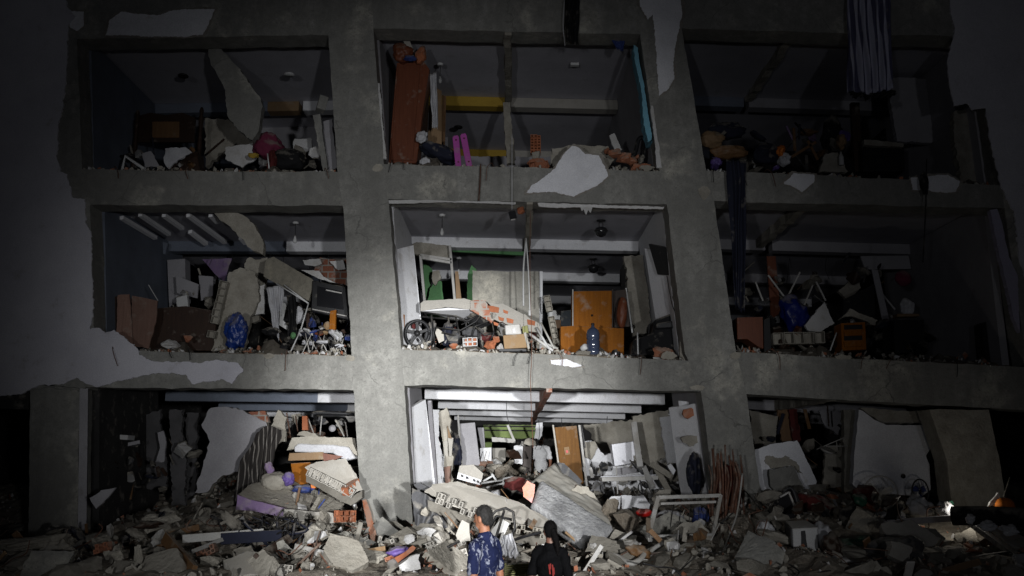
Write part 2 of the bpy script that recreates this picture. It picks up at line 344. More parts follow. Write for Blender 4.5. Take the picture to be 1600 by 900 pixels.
def blocks_edge(name, a, b, h, n, m, parent=None, depth=.16, rows=1, drop=.12, **k):
    """a broken edge showing the open cells of hollow clay blocks"""
    a = Vector(a); b = Vector(b); d = (b-a); L = d.length; u = d.normalized(); up = Vector((0, 0, 1)); up = (up-u*up.dot(u)).normalized(); back = u.cross(up)
    if back.y < 0: back = -back
    rr = random.Random(n*7+int(abs(a.x)*10)); bm = bmesh.new(); M0 = Matrix((u, back, up)).transposed().to_4x4(); t = .009
    for r_ in range(rows):
        for i in range(n):
            if rr.random() < drop: continue
            w_ = L/n; hh = h/rows; dd = depth*rr.uniform(.75, 1.1); c = a+u*(i+.5)*w_+up*(r_+.5)*hh+back*(depth-dd/2)
            for sx, sz, ex, ez in ((0, .5, w_*.97, t), (0, -.5, w_*.97, t), (.5, 0, t, hh*.94), (-.5, 0, t, hh*.94)):
                M = M0.copy(); M.translation = c+u*sx*(w_*.97-t)+up*sz*(hh*.97-t); boxm(bm, (ex, dd-(.004 if sx else 0), ez), M)
            M = M0.copy(); M.translation = c+back*dd*.3; boxm(bm, (w_*.9, .01, hh*.9), M)
    return bmo(name, bm, m, parent, **k)
# ------------------------------------------------------------ ground
Y0 = 14.6; BD = .45
mk('ground', [(-80, -40, 0), (80, -40, 0), (80, 120, 0), (-80, 120, 0)], [(0, 1, 2, 3)], asphalt, kind='structure')
def pw(x, pts):
    if x <= pts[0][0]: return pts[0][1]
    for (a, u), (b, v) in zip(pts, pts[1:]):
        if x <= b: return u+(v-u)*(x-a)/(b-a)
    return pts[-1][1]
def H(x, y):
    h = pw(y, [(8.9, -.1), (9.6, .1), (10.6, .86), (12, .94), (13.5, 1.02), (14.6, 1.12), (15.5, 1.25), (18, 1.72), (20, 1.98), (24, 1.95), (30, 1.9)])
    if y > 10:
        h += .35*math.exp(-((x-3.6)/1.6)**2-((y-14.2)/1.6)**2)+.35*math.exp(-((x-5.8)/1.8)**2-((y-14.8)/2)**2)
        h += .30*math.exp(-((x+4.2)/1.6)**2-((y-14.0)/1.2)**2)
        h -= .45*pw(abs(x), [(5, 0), (8, 1)])*pw(y, [(12, 0), (16, 1)])
    h += .16*noise.noise(Vector((x*.9, y*.9, 3)))+.09*noise.noise(Vector((x*2.6, y*2.6, 7)))+.05*noise.noise(Vector((x*7, y*7, 1)))
    h -= 1.0*math.exp(-((x-.65)/.55)**2-((y-20.7)/.8)**2)
    return max(h, -.1)
xs = np.arange(-13, 13.01, .11); ys = np.arange(8.6, 30, .11)
vs = [(x, y, H(x, y)) for y in ys for x in xs]; nx = len(xs)
fs = [(j*nx+i, j*nx+i+1, (j+1)*nx+i+1, (j+1)*nx+i) for j in range(len(ys)-1) for i in range(nx-1)]
mk('rubble_mound', vs, fs, dirtc, kind='structure', smooth=False)
# ------------------------------------------------------------ the building
B = thing('apartment_building', 'earthquake-damaged concrete apartment block with its front walls fallen away', 'building', (0, Y0, 0))
def pillar(l, r_, m=concrete, dY=0, dep=BD):
    pts = l+list(reversed(r_)); return plate('pillar', pts, Y0-.004+dY, dep, m, B, jag=.007, step=.12)
pillar([(500, -260), (513, 0), (513, 55), (527, 265), (537, 330), (552, 605), (572, 900)], [(562, -260), (581, 0), (584, 55), (600, 257), (607, 315), (632, 605), (650, 900)])
pillar([(965, -260), (998, 0), (1001, 60), (1031, 268), (1042, 320), (1070, 552), (1095, 610), (1134, 900)], [(1025, -260), (1058, 0), (1067, 55), (1104, 268), (1116, 316), (1150, 550), (1166, 615), (1208, 900)])
pillar([(20, -260), (45, 0), (52, 300), (60, 600)], [(105, -260), (118, 0), (120, 60), (128, 262), (141, 320), (148, 545), (133, 607)])
pillar([(47, 600), (44, 900)], [(124, 607), (120, 900)])
plate('wall', [(124.5, 607, 14.6), (133, 606, 16.2), (133, 900, 16.2), (120.5, 900, 14.6)], Y0, .12, greyw, B)
pillar([(1505, -260), (1530, 50), (1552, 200), (1565, 290), (1580, 400), (1605, 570)], [(1640, -260), (1670, 50), (1690, 300), (1720, 570)])
pillar([(1452, 640), (1480, 720), (1500, 900)], [(1545, 640), (1562, 720), (1592, 900)], rough_c)
def beam(top, bot, m=concrete):
    ex = 12
    top = [(top[0][0]-ex, top[0][1])]+top[1:-1]+[(top[-1][0]+ex, top[-1][1])]; bot = [(bot[0][0]-ex, bot[0][1])]+bot[1:-1]+[(bot[-1][0]+ex, bot[-1][1])]
    plate('beam', top+list(reversed(bot)), Y0, BD, m, B, jag=.012, step=.22, keep=(len(top)-1, len(top)+len(bot)-1))
# top beam pieces (third-floor slab edge), second, first
T2b = {'L': ((118, 61), (514, 54)), 'M': ((584, 44), (1001, 54)), 'R': ((1067, 44), (1540, 58))}
beam([(118, -12), (513, -18)], [(118, 61), (514, 54)]); beam([(581, -22), (998, -16)], [(584, 44), (1001, 54)]); beam([(1058, -18), (1530, -8)], [(1067, 44), (1532, 58)])
beam([(128, 264), (330, 268), (527, 268)], [(141, 320), (537, 321)]); beam([(601, 256), (820, 262), (1031, 268)], [(607, 311), (1042, 320)]); beam([(1104, 266), (1330, 276), (1562, 290)], [(1117, 314), (1568, 326)])
beam([(148, 546), (340, 552), (549, 556)], [(133, 605), (552, 609)]); beam([(620, 545), (840, 553), (1071, 564)], [(632, 601), (1094, 612)]); beam([(1150, 549), (1320, 560), (1604, 574)], [(1166, 615), (1610, 642)])
beam([(-260, 560), (60, 552)], [(-260, 606), (48, 603)]); beam([(1720, 578), (1900, 590)], [(1720, 645), (1900, 655)])
# plaster skin: left and right outer walls and surviving patches
LW = [(-300, -260), (100, -260), (104, 10), (118, 25), (106, 40), (104, 100), (99, 160), (90, 195), (88, 245), (94, 268), (105, 272), (108, 290), (112, 308), (132, 311), (133, 345), (142, 362), (143, 420), (146, 480), (141, 515), (155, 512), (165, 520), (178, 515), (195, 528), (215, 545), (218, 555), (235, 563), (300, 567), (340, 562), (372, 567), (380, 580), (368, 592), (362, 600), (345, 592), (325, 596), (300, 600), (290, 585), (240, 583), (200, 592), (150, 605), (135, 600), (120, 590), (95, 600), (60, 602), (35, 615), (0, 618), (-300, 625)]
plate('plaster_wall', LW, Y0-.035, .03, plaster, B, jag=.018, step=.05, keep=(0, len(LW)-1))
RW = [(1482, -260), (1485, 20), (1492, 50), (1480, 95), (1483, 130), (1490, 165), (1512, 162), (1520, 172), (1540, 168), (1545, 205), (1552, 240), (1560, 275), (1572, 310), (1585, 330), (1592, 400), (1610, 470), (1625, 560), (1640, 640), (1950, 660), (1950, -260)]
plate('plaster_wall', RW, Y0-.035, .03, plaster, B, jag=.018, step=.05, keep=(len(RW)-2, len(RW)-1))
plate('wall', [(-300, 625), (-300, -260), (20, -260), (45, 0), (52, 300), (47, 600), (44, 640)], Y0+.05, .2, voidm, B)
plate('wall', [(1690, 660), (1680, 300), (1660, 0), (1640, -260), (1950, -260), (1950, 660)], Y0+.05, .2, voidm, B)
for pp in ([(165, 55), (172, 30), (190, 18), (215, 22), (245, 24), (270, 16), (335, 14), (325, 38), (316, 54), (290, 57), (240, 56), (200, 55)],
           [(108, 18), (131, 18), (130, 40), (120, 48), (109, 42)],
           [(823, 301), (830, 290), (845, 281), (866, 264), (878, 245), (895, 228), (905, 231), (915, 241), (936, 243), (944, 258), (950, 275), (940, 285), (918, 297), (897, 307), (880, 303), (858, 299), (840, 301)],
           [(1225, 286), (1240, 270), (1272, 273), (1272, 284), (1254, 300), (1240, 292)],
           [(1423, 278), (1434, 277), (1438, 297), (1426, 297)], [(1449, 297), (1450, 275), (1480, 273), (1500, 284), (1494, 299), (1468, 300)],
           [(860, 562), (885, 561), (909, 572), (890, 573), (862, 569)],
           [(996, -60), (1000, 8), (1012, 30), (1020, 22), (1023, 50), (1026, 90), (1028, 120), (1030, 150), (1043, 140), (1054, 122), (1052, 96), (1058, 60), (1066, 20), (1060, -60)]):
    plate('plaster_patch', pp, Y0-.024, .012, patchp, B, jag=.012, step=.03)
    cx = sum(p[0] for p in pp)/len(pp); cy = sum(p[1] for p in pp)/len(pp); kx = 1+9/max(30, max(p[0] for p in pp)-min(p[0] for p in pp)); ky = 1+6/max(20, max(p[1] for p in pp)-min(p[1] for p in pp))
    plate('mortar_coat', [(cx+(p[0]-cx)*kx, cy+(p[1]-cy)*ky) for p in pp], Y0-.0115, .010, mat('mortar', (.30, .28, .25), (.22, .20, .175), sc=6, bump=.8, rnd=.05), B, jag=.02, step=.04)
# ceilings / floors, cross beams and side walls, bay by bay
def bay(tl, tr, cm, walls=('', ''), beams=True, bcols=None, bl=None, br=None, depth=13.5, ks=(3.4, 6.7, 9.8, 12.8), split=None, cdx=0):
    a = at(*tl, Y0); b = at(*tr, Y0); up = Vector((0, 0, .21)); s = Vector((0, BD+.002, 0)); e = Vector((0, depth, 0)); th = Vector((0, 0, .18))
    a2 = a+up+Vector((-.3, 0, 0)); b2 = b+up+Vector((.3, 0, 0))
    v = [a2+s, b2+s, b2+e, a2+e]; v += [p+th for p in v]
    mk('floor_slab', v, [(0, 1, 2, 3), (7, 6, 5, 4), (0, 4, 5, 1), (1, 5, 6, 2), (2, 6, 7, 3), (3, 7, 4, 0)], cm, B)
    if beams:
        for i, kk in enumerate(ks):
            segs = [(0, 1, whitew)] if not bcols or i > 1 else bcols
            for (u0, u1, mm) in segs:
                p = a.lerp(b, u0); q = a.lerp(b, u1); y = Vector((0, kk, 0)); d = Vector((0, .28, 0)); g = up-Vector((0, 0, .002))
                vv = [p+y, q+y, q+y+g, p+y+g]; vv += [x+d for x in vv]
                mk('cross_beam', vv, [(0, 1, 2, 3), (4, 7, 6, 5), (0, 4, 5, 1), (3, 2, 6, 7), (0, 3, 7, 4), (1, 5, 6, 2)], mm, B, bevel=.006)
    return a, b
def sidewall(t, b_, m, y0, y1, th, name='wall', jag=0):
    """wall running back from the facade between grid lines"""
    a = at(*t, Y0); c = at(*b_, Y0); up = Vector((0, 0, .205)); p = [a+up, c]
    v = [p[0]+Vector((0, y0, 0)), p[1]+Vector((0, y0, 0)), p[1]+Vector((0, y1, 0)), p[0]+Vector((0, y1, 0))]; v += [x+Vector((th, 0, 0)) for x in v]
    return mk(name, v, [(0, 1, 2, 3), (7, 6, 5, 4), (0, 4, 5, 1), (1, 5, 6, 2), (2, 6, 7, 3), (3, 7, 4, 0)], m, B, bevel=.004)
bay((118, 61), (514, 54), ceilm, bcols=[(0, .55, bluew), (.55, .7, card), (.72, 1, whitew)])
bay((584, 44), (1001, 54), ceilm, bcols=[(0, .49, yellow), (.51, 1, beigef)])
bay((1067, 44), (1536, 58), ceilm, bcols=[(0, .37, bluew), (.39, 1, greyw)])
bay((141, 320), (537, 321), ceilm, bcols=[(0, .57, bluew), (.575, 1, whitew)])
bay((607, 311), (1042, 320), ceilm, bcols=[(0, .49, whitew), (.5, 1, whitew)])
bay((1117, 314), (1568, 326), ceilm, bcols=[(0, .37, greyw), (.40, 1, greyw)])
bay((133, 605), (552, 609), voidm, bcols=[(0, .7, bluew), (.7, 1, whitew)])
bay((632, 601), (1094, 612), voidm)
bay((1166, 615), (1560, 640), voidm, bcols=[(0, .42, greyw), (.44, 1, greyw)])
for t, b_, m, y0, y1, th in (((122, 62), (128, 264), bluew, .45, 8, -.12), ((513, 54), (526, 268), greyw, .45, 3.4, .12),
        ((585, 44), (600, 257), greyw, .45, 3.2, -.12), ((1000, 54), (1030, 268), greyw, .45, 5.5, .12), ((1068, 44), (1105, 266), greyw, .45, 7, -.12),
        ((143, 320), (148, 546), bluew, .45, 4.2, -.12), ((536, 321), (548, 556), greyw, .45, 3.2, .12), ((608, 311), (621, 545), whitew, .45, 3.4, -.12),
        ((1041, 320), (1070, 563), whitew, .45, 3.35, .12), ((1118, 314), (1151, 550), greyw, .45, 4, -.12), ((1560, 326), (1590, 574), greyw, .45, 4.8, .12),
        ((551, 609), (571, 890), greyw, .45, 3, .12), ((633, 601), (652, 890), greyw, .45, 2.6, -.12), ((1093, 612), (1133, 890), greyw, .45, 2.6, .12),
        ((1168, 615), (1205, 890), voidm, .45, 5, -.12), ((134, 607), (134, 890), voidm, .45, 3, -.12), ((1528, 58), (1562, 290), greyw, .45, 4, .12)):
    sidewall(t, b_, m, y0, y1, th)
plate('white_wall_panel', [(610, 392, 15.1), (646, 383, 15.75), (658, 500, 15.75), (662, 560, 15.75), (624, 560, 15.1)], 15.4, .1, whitew, B)
plate('white_wall_panel', [(1007, 388, 15.9), (1045, 394, 15.2), (1068, 484, 15.1), (1074, 565, 15.1), (1034, 560, 15.9)], 15.4, .1, whitew, B)
plate('white_wall_panel', [(634, 642, 15.05), (665, 624, 15.7), (681, 768, 15.7), (684, 830, 15.7), (653, 840, 15.05)], 15.4, .1, whitew, B)
plate('white_wall_panel', [(1045, 637, 15.7), (1092, 630, 15.07), (1096, 660, 15.07), (1116, 768, 15.07), (1120, 800, 15.07), (1068, 800, 15.7)], 15.4, .1, whitew, B, jag=.008)
# back wall and roof volume
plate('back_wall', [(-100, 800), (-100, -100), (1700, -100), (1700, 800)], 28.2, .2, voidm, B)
v = [(-9.5, Y0+.5, at(0, -262, Y0).z), (9.5, Y0+.5, at(0, -262, Y0).z), (9.5, 28, at(0, -262, Y0).z), (-9.5, 28, at(0, -262, Y0).z)]
mk('roof_slab', v+[(a, b, c+.2) for a, b, c in v], [(0, 1, 2, 3), (7, 6, 5, 4), (0, 4, 5, 1), (1, 5, 6, 2), (2, 6, 7, 3), (3, 7, 4, 0)], concrete, B)
# deeper partitions seen inside rooms
plate('partition_wall', [(560, 180), (560, 262), (700, 262), (700, 180)], 20.5, .12, greyw, B)
plate('partition_wall', [(700, 244), (1010, 246), (1010, 280), (700, 280)], 19.6, .1, greyw, B, jag=.02)
plate('partition_wall', [(140, 185), (330, 186), (330, 262), (140, 262)], 20.2, .12, bluew, B)
plate('partition_wall', [(405, 185), (520, 185), (520, 262), (405, 262)], 19.5, .12, greyw, B, jag=.03)
plate('partition_wall', [(1110, 180), (1330, 182), (1500, 186), (1500, 268), (1110, 268)], 21.2, .12, voidm, B)
plate('partition_wall', [(1385, 120), (1490, 125), (1497, 222), (1402, 221)], 16.6, .12, greyw, B, jag=.02)
plate('partition_wall', [(1490, 175), (1530, 165), (1548, 290), (1500, 290)], 15.3, .15, rough_c, B, jag=.03)
# room-dividing stubs left on the ceilings (broken brick walls)
def stub(px0, px1, y_, ya, yb, w_, m, drop=.2):
    a = at(px0, y_, Y0+ya); b = a+Vector((0, yb-ya, 0)); 
    vs = []; rr = random.Random(int(px0)); n = 14; fs = []
    for i in range(n+1):
        p = a.lerp(b, i/n); j1 = rr.uniform(-.02, .02)
        z0 = p.z-drop*rr.uniform(.6, 1.15)
        vs += [(p.x-w_/2+j1, p.y, p.z+.2), (p.x+w_/2+j1, p.y, p.z+.2), (p.x+w_/2+j1, p.y, z0), (p.x-w_/2+j1, p.y, z0)]
    for i in range(n):
        for k in range(4): fs.append((i*4+k, i*4+(k+1) % 4, i*4+4+(k+1) % 4, i*4+4+k))
    fs += [(3, 2, 1, 0), (n*4, n*4+1, n*4+2, n*4+3)]
    return mk('wall_remnant', vs, fs, m, B)
stub(793, 0, 50, 0.02, 3.4, .12, rough_c, .06); stub(829, 0, 316, .02, 3.4, .10, rough_c, .04); stub(858, 0, 607, .02, 12.8, .09, brickm, .09)
stub(1240, 0, 48, .3, 3.4, .14, rough_c, .08); stub(1262, 0, 318, .3, 3.4, .14, rough_c, .06); stub(1300, 0, 622, .3, 3.4, .14, rough_c, .06)
# hanging diagonal wall piece, top left bay
plate('broken_wall', [(322, 66), (346, 76), (372, 105), (405, 150), (409, 170), (404, 205), (394, 219), (375, 205), (356, 182), (352, 140), (330, 102)], 15.1, .16, concrete, B, jag=.02)
plate('broken_wall', [(352, 325), (378, 335), (398, 352), (412, 380), (410, 398), (396, 392), (370, 366), (345, 345), (330, 326)], 15.15, .14, rough_c, B, jag=.02)
# ------------------------------------------------------------ top left room
G2 = 'debris in the top storey'
t = thing('bed', 'dark wooden bedstead with turned posts standing in the top left room', 'bed', at(260, 262, 16.4))
for px in (208, 309):
    a = at(px, 268, 16.4); b = at(px, 168 if px == 309 else 172, 16.4); h = (b-a).z
    lathe('post', a, [(.035, 0), (.05, h*.1), (.035, h*.25), (.045, h*.4), (.03, h*.6), (.05, h*.8), (.03, h*.88), (.042, h*.95), (.02, h)], dwood, t, n=12)
plate('headboard', [(212, 182), (235, 176), (260, 180), (285, 176), (305, 184), (303, 222), (214, 222)], 16.45, .05, dwood, t)
plate('bed_panel', [(238, 190), (280, 190), (280, 215), (238, 215)], 16.42, .02, bwood, t)
plate('wall_cabinet', [(131, 204), (160, 209), (160, 250), (155, 260), (133, 258)], 16.2, .35, blackp, bevel=.01, label='black cabinet against the blue-grey wall left of the bedstead', cat='cabinet')
tube('bent_strip', [(191, 268, 15), (196, 243, 15), (234, 270, 15)], .03, whitep, sm=False, n=4, label='bent white frame strip on the floor edge of the top left room', cat='frame')
for i, (pp, m, lb) in enumerate((([(258, 232), (290, 230), (300, 238), (278, 250), (264, 264), (256, 250)], whitef, 'crumpled pale sheet lying in front of the bedstead'),
        ([(222, 240), (236, 236), (250, 262), (226, 262)], greyw, 'small grey panel leaning beside the pale sheet'))):
    plate('cloth_sheet' if i == 0 else 'panel', pp, 15.2, .04, m, jag=.02, label=lb, cat='sheet' if i == 0 else 'panel')
plate('dresser', [(270, 248), (308, 236), (312, 268), (262, 268)], 15.7, .35, dwood, bevel=.01, label='dark wooden chest tipped over beneath the bed post', cat='chest')
plate('wall_piece', [(352, 230), (398, 224), (400, 248), (378, 262), (352, 248)], 15.7, .05, plfrag, jag=.02, label='broken white panel with a dark gap, right of the hanging wall piece', cat='wall panel')
plate('wall_piece', [(460, 217), (486, 215), (490, 240), (470, 246), (458, 232)], 16.4, .05, plfrag, jag=.02, label='small white wall fragment behind the leaning grey post in the top left room', cat='wall panel')
plate('wall_slab', [(320, 185), (356, 186), (400, 205), (396, 226), (350, 236), (322, 262)], 17.2, .12, rough_c, jag=.03, label='dark grey collapsed wall slab behind the bedstead post', cat='wall slab')
crumple('clothes_heap', at(418, 228, 15.6), (.25, .2, .22), wine, seed=4, label='wine-red heap of clothes on the floor of the top left room', cat='clothes')
crumple('clothes_heap', at(450, 250, 15.5), (.28, .2, .2), blackf, seed=5, label='black crumpled bag beside the wine-red clothes', cat='bag')
crumple('clothes_heap', at(425, 255, 15.3), (.07, .1, .22), dred, seed=6, label='narrow red bag standing under the wine-red clothes', cat='bag')
crumple('towel', at(396, 243, 15.2), (.09, .06, .04), yellow, seed=7, label='small yellow cloth on the edge of the wine-red clothes', cat='cloth')
tube('pole', [(418, 240, 15.1), (421, 268, 15.1)], .012, whitep, label='short white stick standing among the clothes in the top left room', cat='stick')
plate('leaning_post', [(489, 180), (500, 178), (512, 268), (505, 270)], 15.0, .1, concrete, jag=.01, label='tall pale grey post leaning against the left pillar, upstairs', cat='post')
plate('leaning_board', [(505, 190), (519, 186), (526, 262), (512, 270)], 15.2, .06, greyw, jag=.01, label='grey board standing between the leaning post and the left pillar', cat='board')
box('junction_box', at(503, 163, 15.0), (.15, .2, .25), concrete, rot=(0, 12, 20), label='grey box lodged on top of the leaning post', cat='box')
def ceil_lamp(px, py, Y, lb, kind=0, m=whitep):
    a = at(px, py, Y)
    t = thing('ceiling_lamp', lb, 'ceiling lamp', a)
    if kind == 0: lathe('lamp_base', a, [(.09, 0), (.1, .02), (.08, .04), (.03, .05)], m, t, n=16)
    elif kind == 1:
        lathe('lamp_base', a, [(.05, .0), (.06, .03), (.02, .05)], m, t, n=14); tube('cord', [a, a-Vector((.0, 0, .22))], .006, blackp, t); lathe('bulb', a-Vector((0, 0, .36)), [(.005, 0), (.03, .02), (.035, .06), (.02, .11), (.015, .14)], m, t, n=12)
    return t
ceil_lamp(452, 118, 16.1, 'round white lamp base on the ceiling of the top left room')
ceil_lamp(286, 120, 16.1, 'dark round lamp base on the ceiling above the bedstead', m=blackp)
# ------------------------------------------------------------ top middle room
t = thing('wardrobe', 'tall reddish-brown wardrobe leaning at the left of the top middle room', 'wardrobe', at(640, 255, 15.3))
plate('body', [(620, 98), (660, 92), (671, 108), (660, 180), (651, 255), (607, 254)], 15.3, .5, rwood, t, bevel=.008)
plate('door', [(622, 104), (657, 100), (650, 180), (645, 250), (610, 250)], 15.27, .025, rwood, t, bevel=.004)
plate('side_panel', [(662, 98, 15.3), (672, 110, 15.7), (668, 215, 15.7), (650, 218, 15.3)], 15.3, .03, dwood, t)
crumple('sack', at(630, 84, 15.2), (.17, .15, .17), rwood, seed=11, rot=-20, label='brown sack lying on top of the leaning wardrobe', cat='sack')
crumple('sack', at(658, 86, 15.2), (.09, .1, .15), terra_c, seed=12, rot=15, label='orange-brown bag with a pale patch on the wardrobe top', cat='bag')
crumple('cap', at(641, 91, 15.0), (.10, .06, .05), bluef, seed=13, label='blue cap squeezed between the sacks on the wardrobe', cat='cap')
plate('paper_roll', [(630, 64), (640, 63), (647, 80), (640, 82)], 15.15, .06, beigef, label='cream paper roll sticking up from the wardrobe top', cat='paper roll')
cloth('hanging_cloth', [(672, 116), (682, 112)], [(675, 198), (684, 200)], 15.5, whitef, folds=2, amp=.03, label='long pale towel hanging down the right side of the wardrobe', cat='towel')
plate('board', [(672, 132), (690, 142), (690, 232), (676, 240), (668, 225)], 16.1, .03, tanb, label='tan board standing behind the hanging towel', cat='board')
plate('board', [(691, 148), (697, 150), (695, 235), (688, 236)], 16.3, .04, bwood, label='narrow brown board edge beside the tan board', cat='board')
crumple('bag', at(685, 238, 15.4), (.32, .2, .14), navyf, seed=14, rot=22, label='dark blue bag slumped at the foot of the wardrobe', cat='bag')
crumple('paper', at(659, 214, 15.1), (.08, .05, .10), whitef, seed=15, rot=30, label='crumpled white paper at the foot of the wardrobe', cat='paper')
crumple('paper', at(664, 252, 14.9), (.08, .05, .07), whitef, seed=16, label='white rag on the floor edge left of the pink boards', cat='rag')
for k, (a, b) in enumerate((((707, 213), (716, 260)), ((719, 210), (733, 260)))):
    t = thing('pink_board', ['left pink painted board standing on the upper floor edge', 'right pink painted board, leaning more, on the upper floor edge'][k], 'board', at(b[0], b[1], 15))
    pts = [(a[0], a[1]+2), (a[0]+2, a[1]-1), (a[0]+8, a[1]-2), (a[0]+10, a[1]+1), (b[0]+5, b[1]), (b[0]-4, b[1]+2)]
    plate('board', pts, 15, .035, pink, t, bevel=.004)
    for s in (.12, .85):
        c = at(a[0]+5+(b[0]-a[0]-4)*s, a[1]+(b[1]-a[1])*s, 14.985); lathe('hole_ring', c, [(.013, 0), (.016, .004), (.01, .008)], wine, t, n=8, rot=(90, 0, 0))
ceil_lamp(688, 102, 16.1, 'bare bulb on a cord near the wardrobe in the top middle room', 1)
box('ceiling_fixture', at(898, 101, 16.2), (.16, .1, .05), whitep, label='small white strip fixture on the ceiling of the top middle room', cat='ceiling light')
ceil_lamp(716, 200, 19.2, 'black and white lamp on the rear ceiling above the pink boards', m=blackp)
a = at(828, 240, 15.1)
blocks_edge('clay_block', at(829, 239, 15.1), at(845, 239, 15.1), .33, 3, terra_c, rows=6, depth=.14, drop=0, label='hollow clay block standing on end on the upper floor edge', cat='clay block')
blocks_edge('clay_block', at(828, 266, 14.75), at(858, 262, 14.75), .14, 3, terra_c, rows=1, depth=.25, drop=0, label='hollow clay block lying on its side under the standing one', cat='clay block')
rock('terracotta_lump', at(842, 257, 14.85), (.2, .12, .12), terra, seed=22, label='orange broken brick lump left of the big white plaster patch', cat='brick lump')
rock('concrete_lump', at(838, 242, 15), (.1, .1, .14), rough_c, seed=23, label='grey lump leaning on the standing clay block', cat='concrete lump')
plate('wall_slab', [(862, 232), (885, 228), (950, 228), (960, 250), (950, 268), (860, 268)], 15.3, .12, rough_c, jag=.02, label='grey fallen wall slab behind the big white plaster patch', cat='wall slab')
for i, (x, y, s) in enumerate(((962, 240, .16), (975, 246, .18), (990, 252, .2), (996, 262, .16), (1010, 262, .14), (948, 236, .1))):
    rock('brick_lump', at(x, y, 15+.05*(i % 3)), (s, s*.8, s*.6), terra, seed=30+i, group='brick lumps at the right end of the upper floor', label='orange brick lump piled at the right end of the top middle room', cat='brick lump')
plate('wall_slab', [(952, 212), (960, 208), (972, 234), (962, 236)], 15.7, .06, plfrag, jag=.01, label='thin pale wall sliver standing near the blue wall', cat='wall slab')
tube('chair', [(985, 244, 15.2), (992, 240, 15.2), (998, 218, 15.2), (1006, 216, 15.2), (1009, 226, 15.2), (1004, 256, 15.2)], .04, blackp, label='curved black chair frame beside the blue wall strip', cat='chair')
plate('blue_wall_strip', [(990, 70), (997, 75), (1002, 110), (1012, 170), (1018, 218), (1013, 222), (1006, 190), (1000, 130), (993, 100)], 14.72, .3, sky_b, B, jag=.015)
plate('blue_wall_strip', [(1000, 135, 15.2), (1011, 165, 14.85), (1019, 222, 14.85), (1008, 232, 15.2)], 15, .06, sky_b, B, jag=.01)
plate('plaster_strip', [(1017, 165), (1020, 165), (1034, 262), (1026, 262)], 14.59, .05, plfrag, B, jag=.012)
plate('plaster_strip', [(590, 130), (593, 130), (604, 248), (597, 248)], 14.62, .05, plfrag, B, jag=.012)
plate('wall_post', [(786, 160), (797, 160), (805, 256), (792, 256)], 17.3, .14, rough_c, B, jag=.015)
cloth('black_cloth', [(882, -20), (906, -20)], [(884, 62), (890, 66), (904, 69)], 14.5, blackf, folds=3, amp=.03, label='long black cloth hanging over the top beam', cat='cloth')
cloth('blue_rag', [(955, 62), (976, 64)], [(962, 74), (974, 80)], 14.85, bluef, folds=2, amp=.02, label='small blue rag hanging from the upper beam corner', cat='rag')
tube('wire', [(882, 0, 14.45), (880, 40, 14.45), (883, 72, 14.45)], .006, whitef, label='thin pale string beside the black cloth', cat='string')
# ------------------------------------------------------------ top right room
t = thing('curtain', 'long purple-grey striped curtain hanging in the upper right', 'curtain', at(1360, 0, 14.4))
cloth('fabric', [(1322, -60), (1388, -60)], [(1326, 142), (1360, 147), (1394, 140)], 14.42, stripem, t, folds=5, amp=.06)
cloth('hem', [(1327, 142), (1360, 147), (1396, 140)], [(1330, 150), (1360, 156), (1400, 148)], 14.40, blackf, t, folds=5, amp=.06, nv=5)
plate('door_post', [(1330, 160), (1343, 160), (1347, 268), (1336, 268)], 16.2, .1, dwood, label='dark upright door post in the top right room', cat='post')
plate('wardrobe', [(1347, 230), (1413, 228), (1414, 268), (1348, 268)], 16, .5, blackp, bevel=.01, label='black low cabinet to the right of the dark post', cat='cabinet')
plate('concrete_beam', [(1350, 218), (1412, 224), (1412, 230), (1350, 226)], 15.8, .1, rough_c, jag=.01, label='grey beam piece lying on the black cabinet', cat='beam')
for i, (x, y, sx, sz, m, lb, nm) in enumerate(((1112, 218, .2, .14, tanb, 'tan crumpled blanket beside the right pillar upstairs', 'blanket'), (1118, 256, .09, .1, purple, 'small purple bag at the floor edge below the tan blanket', 'bag'),
        (1140, 238, .3, .12, bwood, 'brown sack in the top right room', 'sack'), (1195, 240, .2, .2, navyf, 'dark blue bag in the middle of the top right room', 'bag'), (1135, 205, .3, .16, navyf, 'dark blue bedding behind the tan blanket', 'bedding'),
        (1218, 238, .08, .11, orangep, 'small orange and white package in the top right room', 'package'), (1225, 250, .1, .1, whitef, 'crumpled white bag by the orange package', 'bag'),
        (1314, 222, .07, .12, tanb, 'tan peaked cloth above the white bottle', 'cloth'), (1300, 215, .2, .35, blackf, 'black garment pile left of the upright door post', 'clothes'))):
    crumple(nm, at(x, y, 15.4 if i not in (4, 8) else 16), (sx, .15, sz), m, seed=50+i, label=lb, cat=nm)
lathe('bottle', at(1315, 258, 15.2), [(.04, 0), (.045, .02), (.045, .14), (.02, .2), (.018, .24)], whitep, n=14, label='white bottle standing before the dark door post', cat='bottle')
for i, (a, b) in enumerate((((1236, 246), (1275, 222)), ((1240, 200), (1242, 236)), ((1262, 220), (1278, 250)))):
    bar('plank', at(*a, 15.6), at(*b, 15.6), .05, .03, bwood, label=['slanting wooden plank in the top right room', 'thin upright stick in the top right room', 'short plank leaning toward the door post in the top right room'][i], cat='plank')
plate('wall_slab', [(1280, 268), (1290, 240), (1310, 238), (1325, 268)], 15.3, .08, rough_c, jag=.02, label='dark triangular wall slab below the tan peaked cloth', cat='wall slab')
cloth('dark_cloth', [(1134, 250), (1166, 252)], [(1148, 480), (1163, 488)], 14.45, navyf, folds=3, amp=.05, nv=40, label='very long dark blue cloth hanging down beside the right pillar', cat='cloth')
tube('wire', [(1448, 248, 14.4), (1446, 330, 14.4), (1442, 410, 14.4)], .01, blackp, label='black cable hanging over the upper right beam', cat='cable')
crumple('cable_knot', at(1444, 285, 14.4), (.06, .05, .18), blackf, seed=66, label='black tangle snagged on the upper right beam', cat='cable tangle')
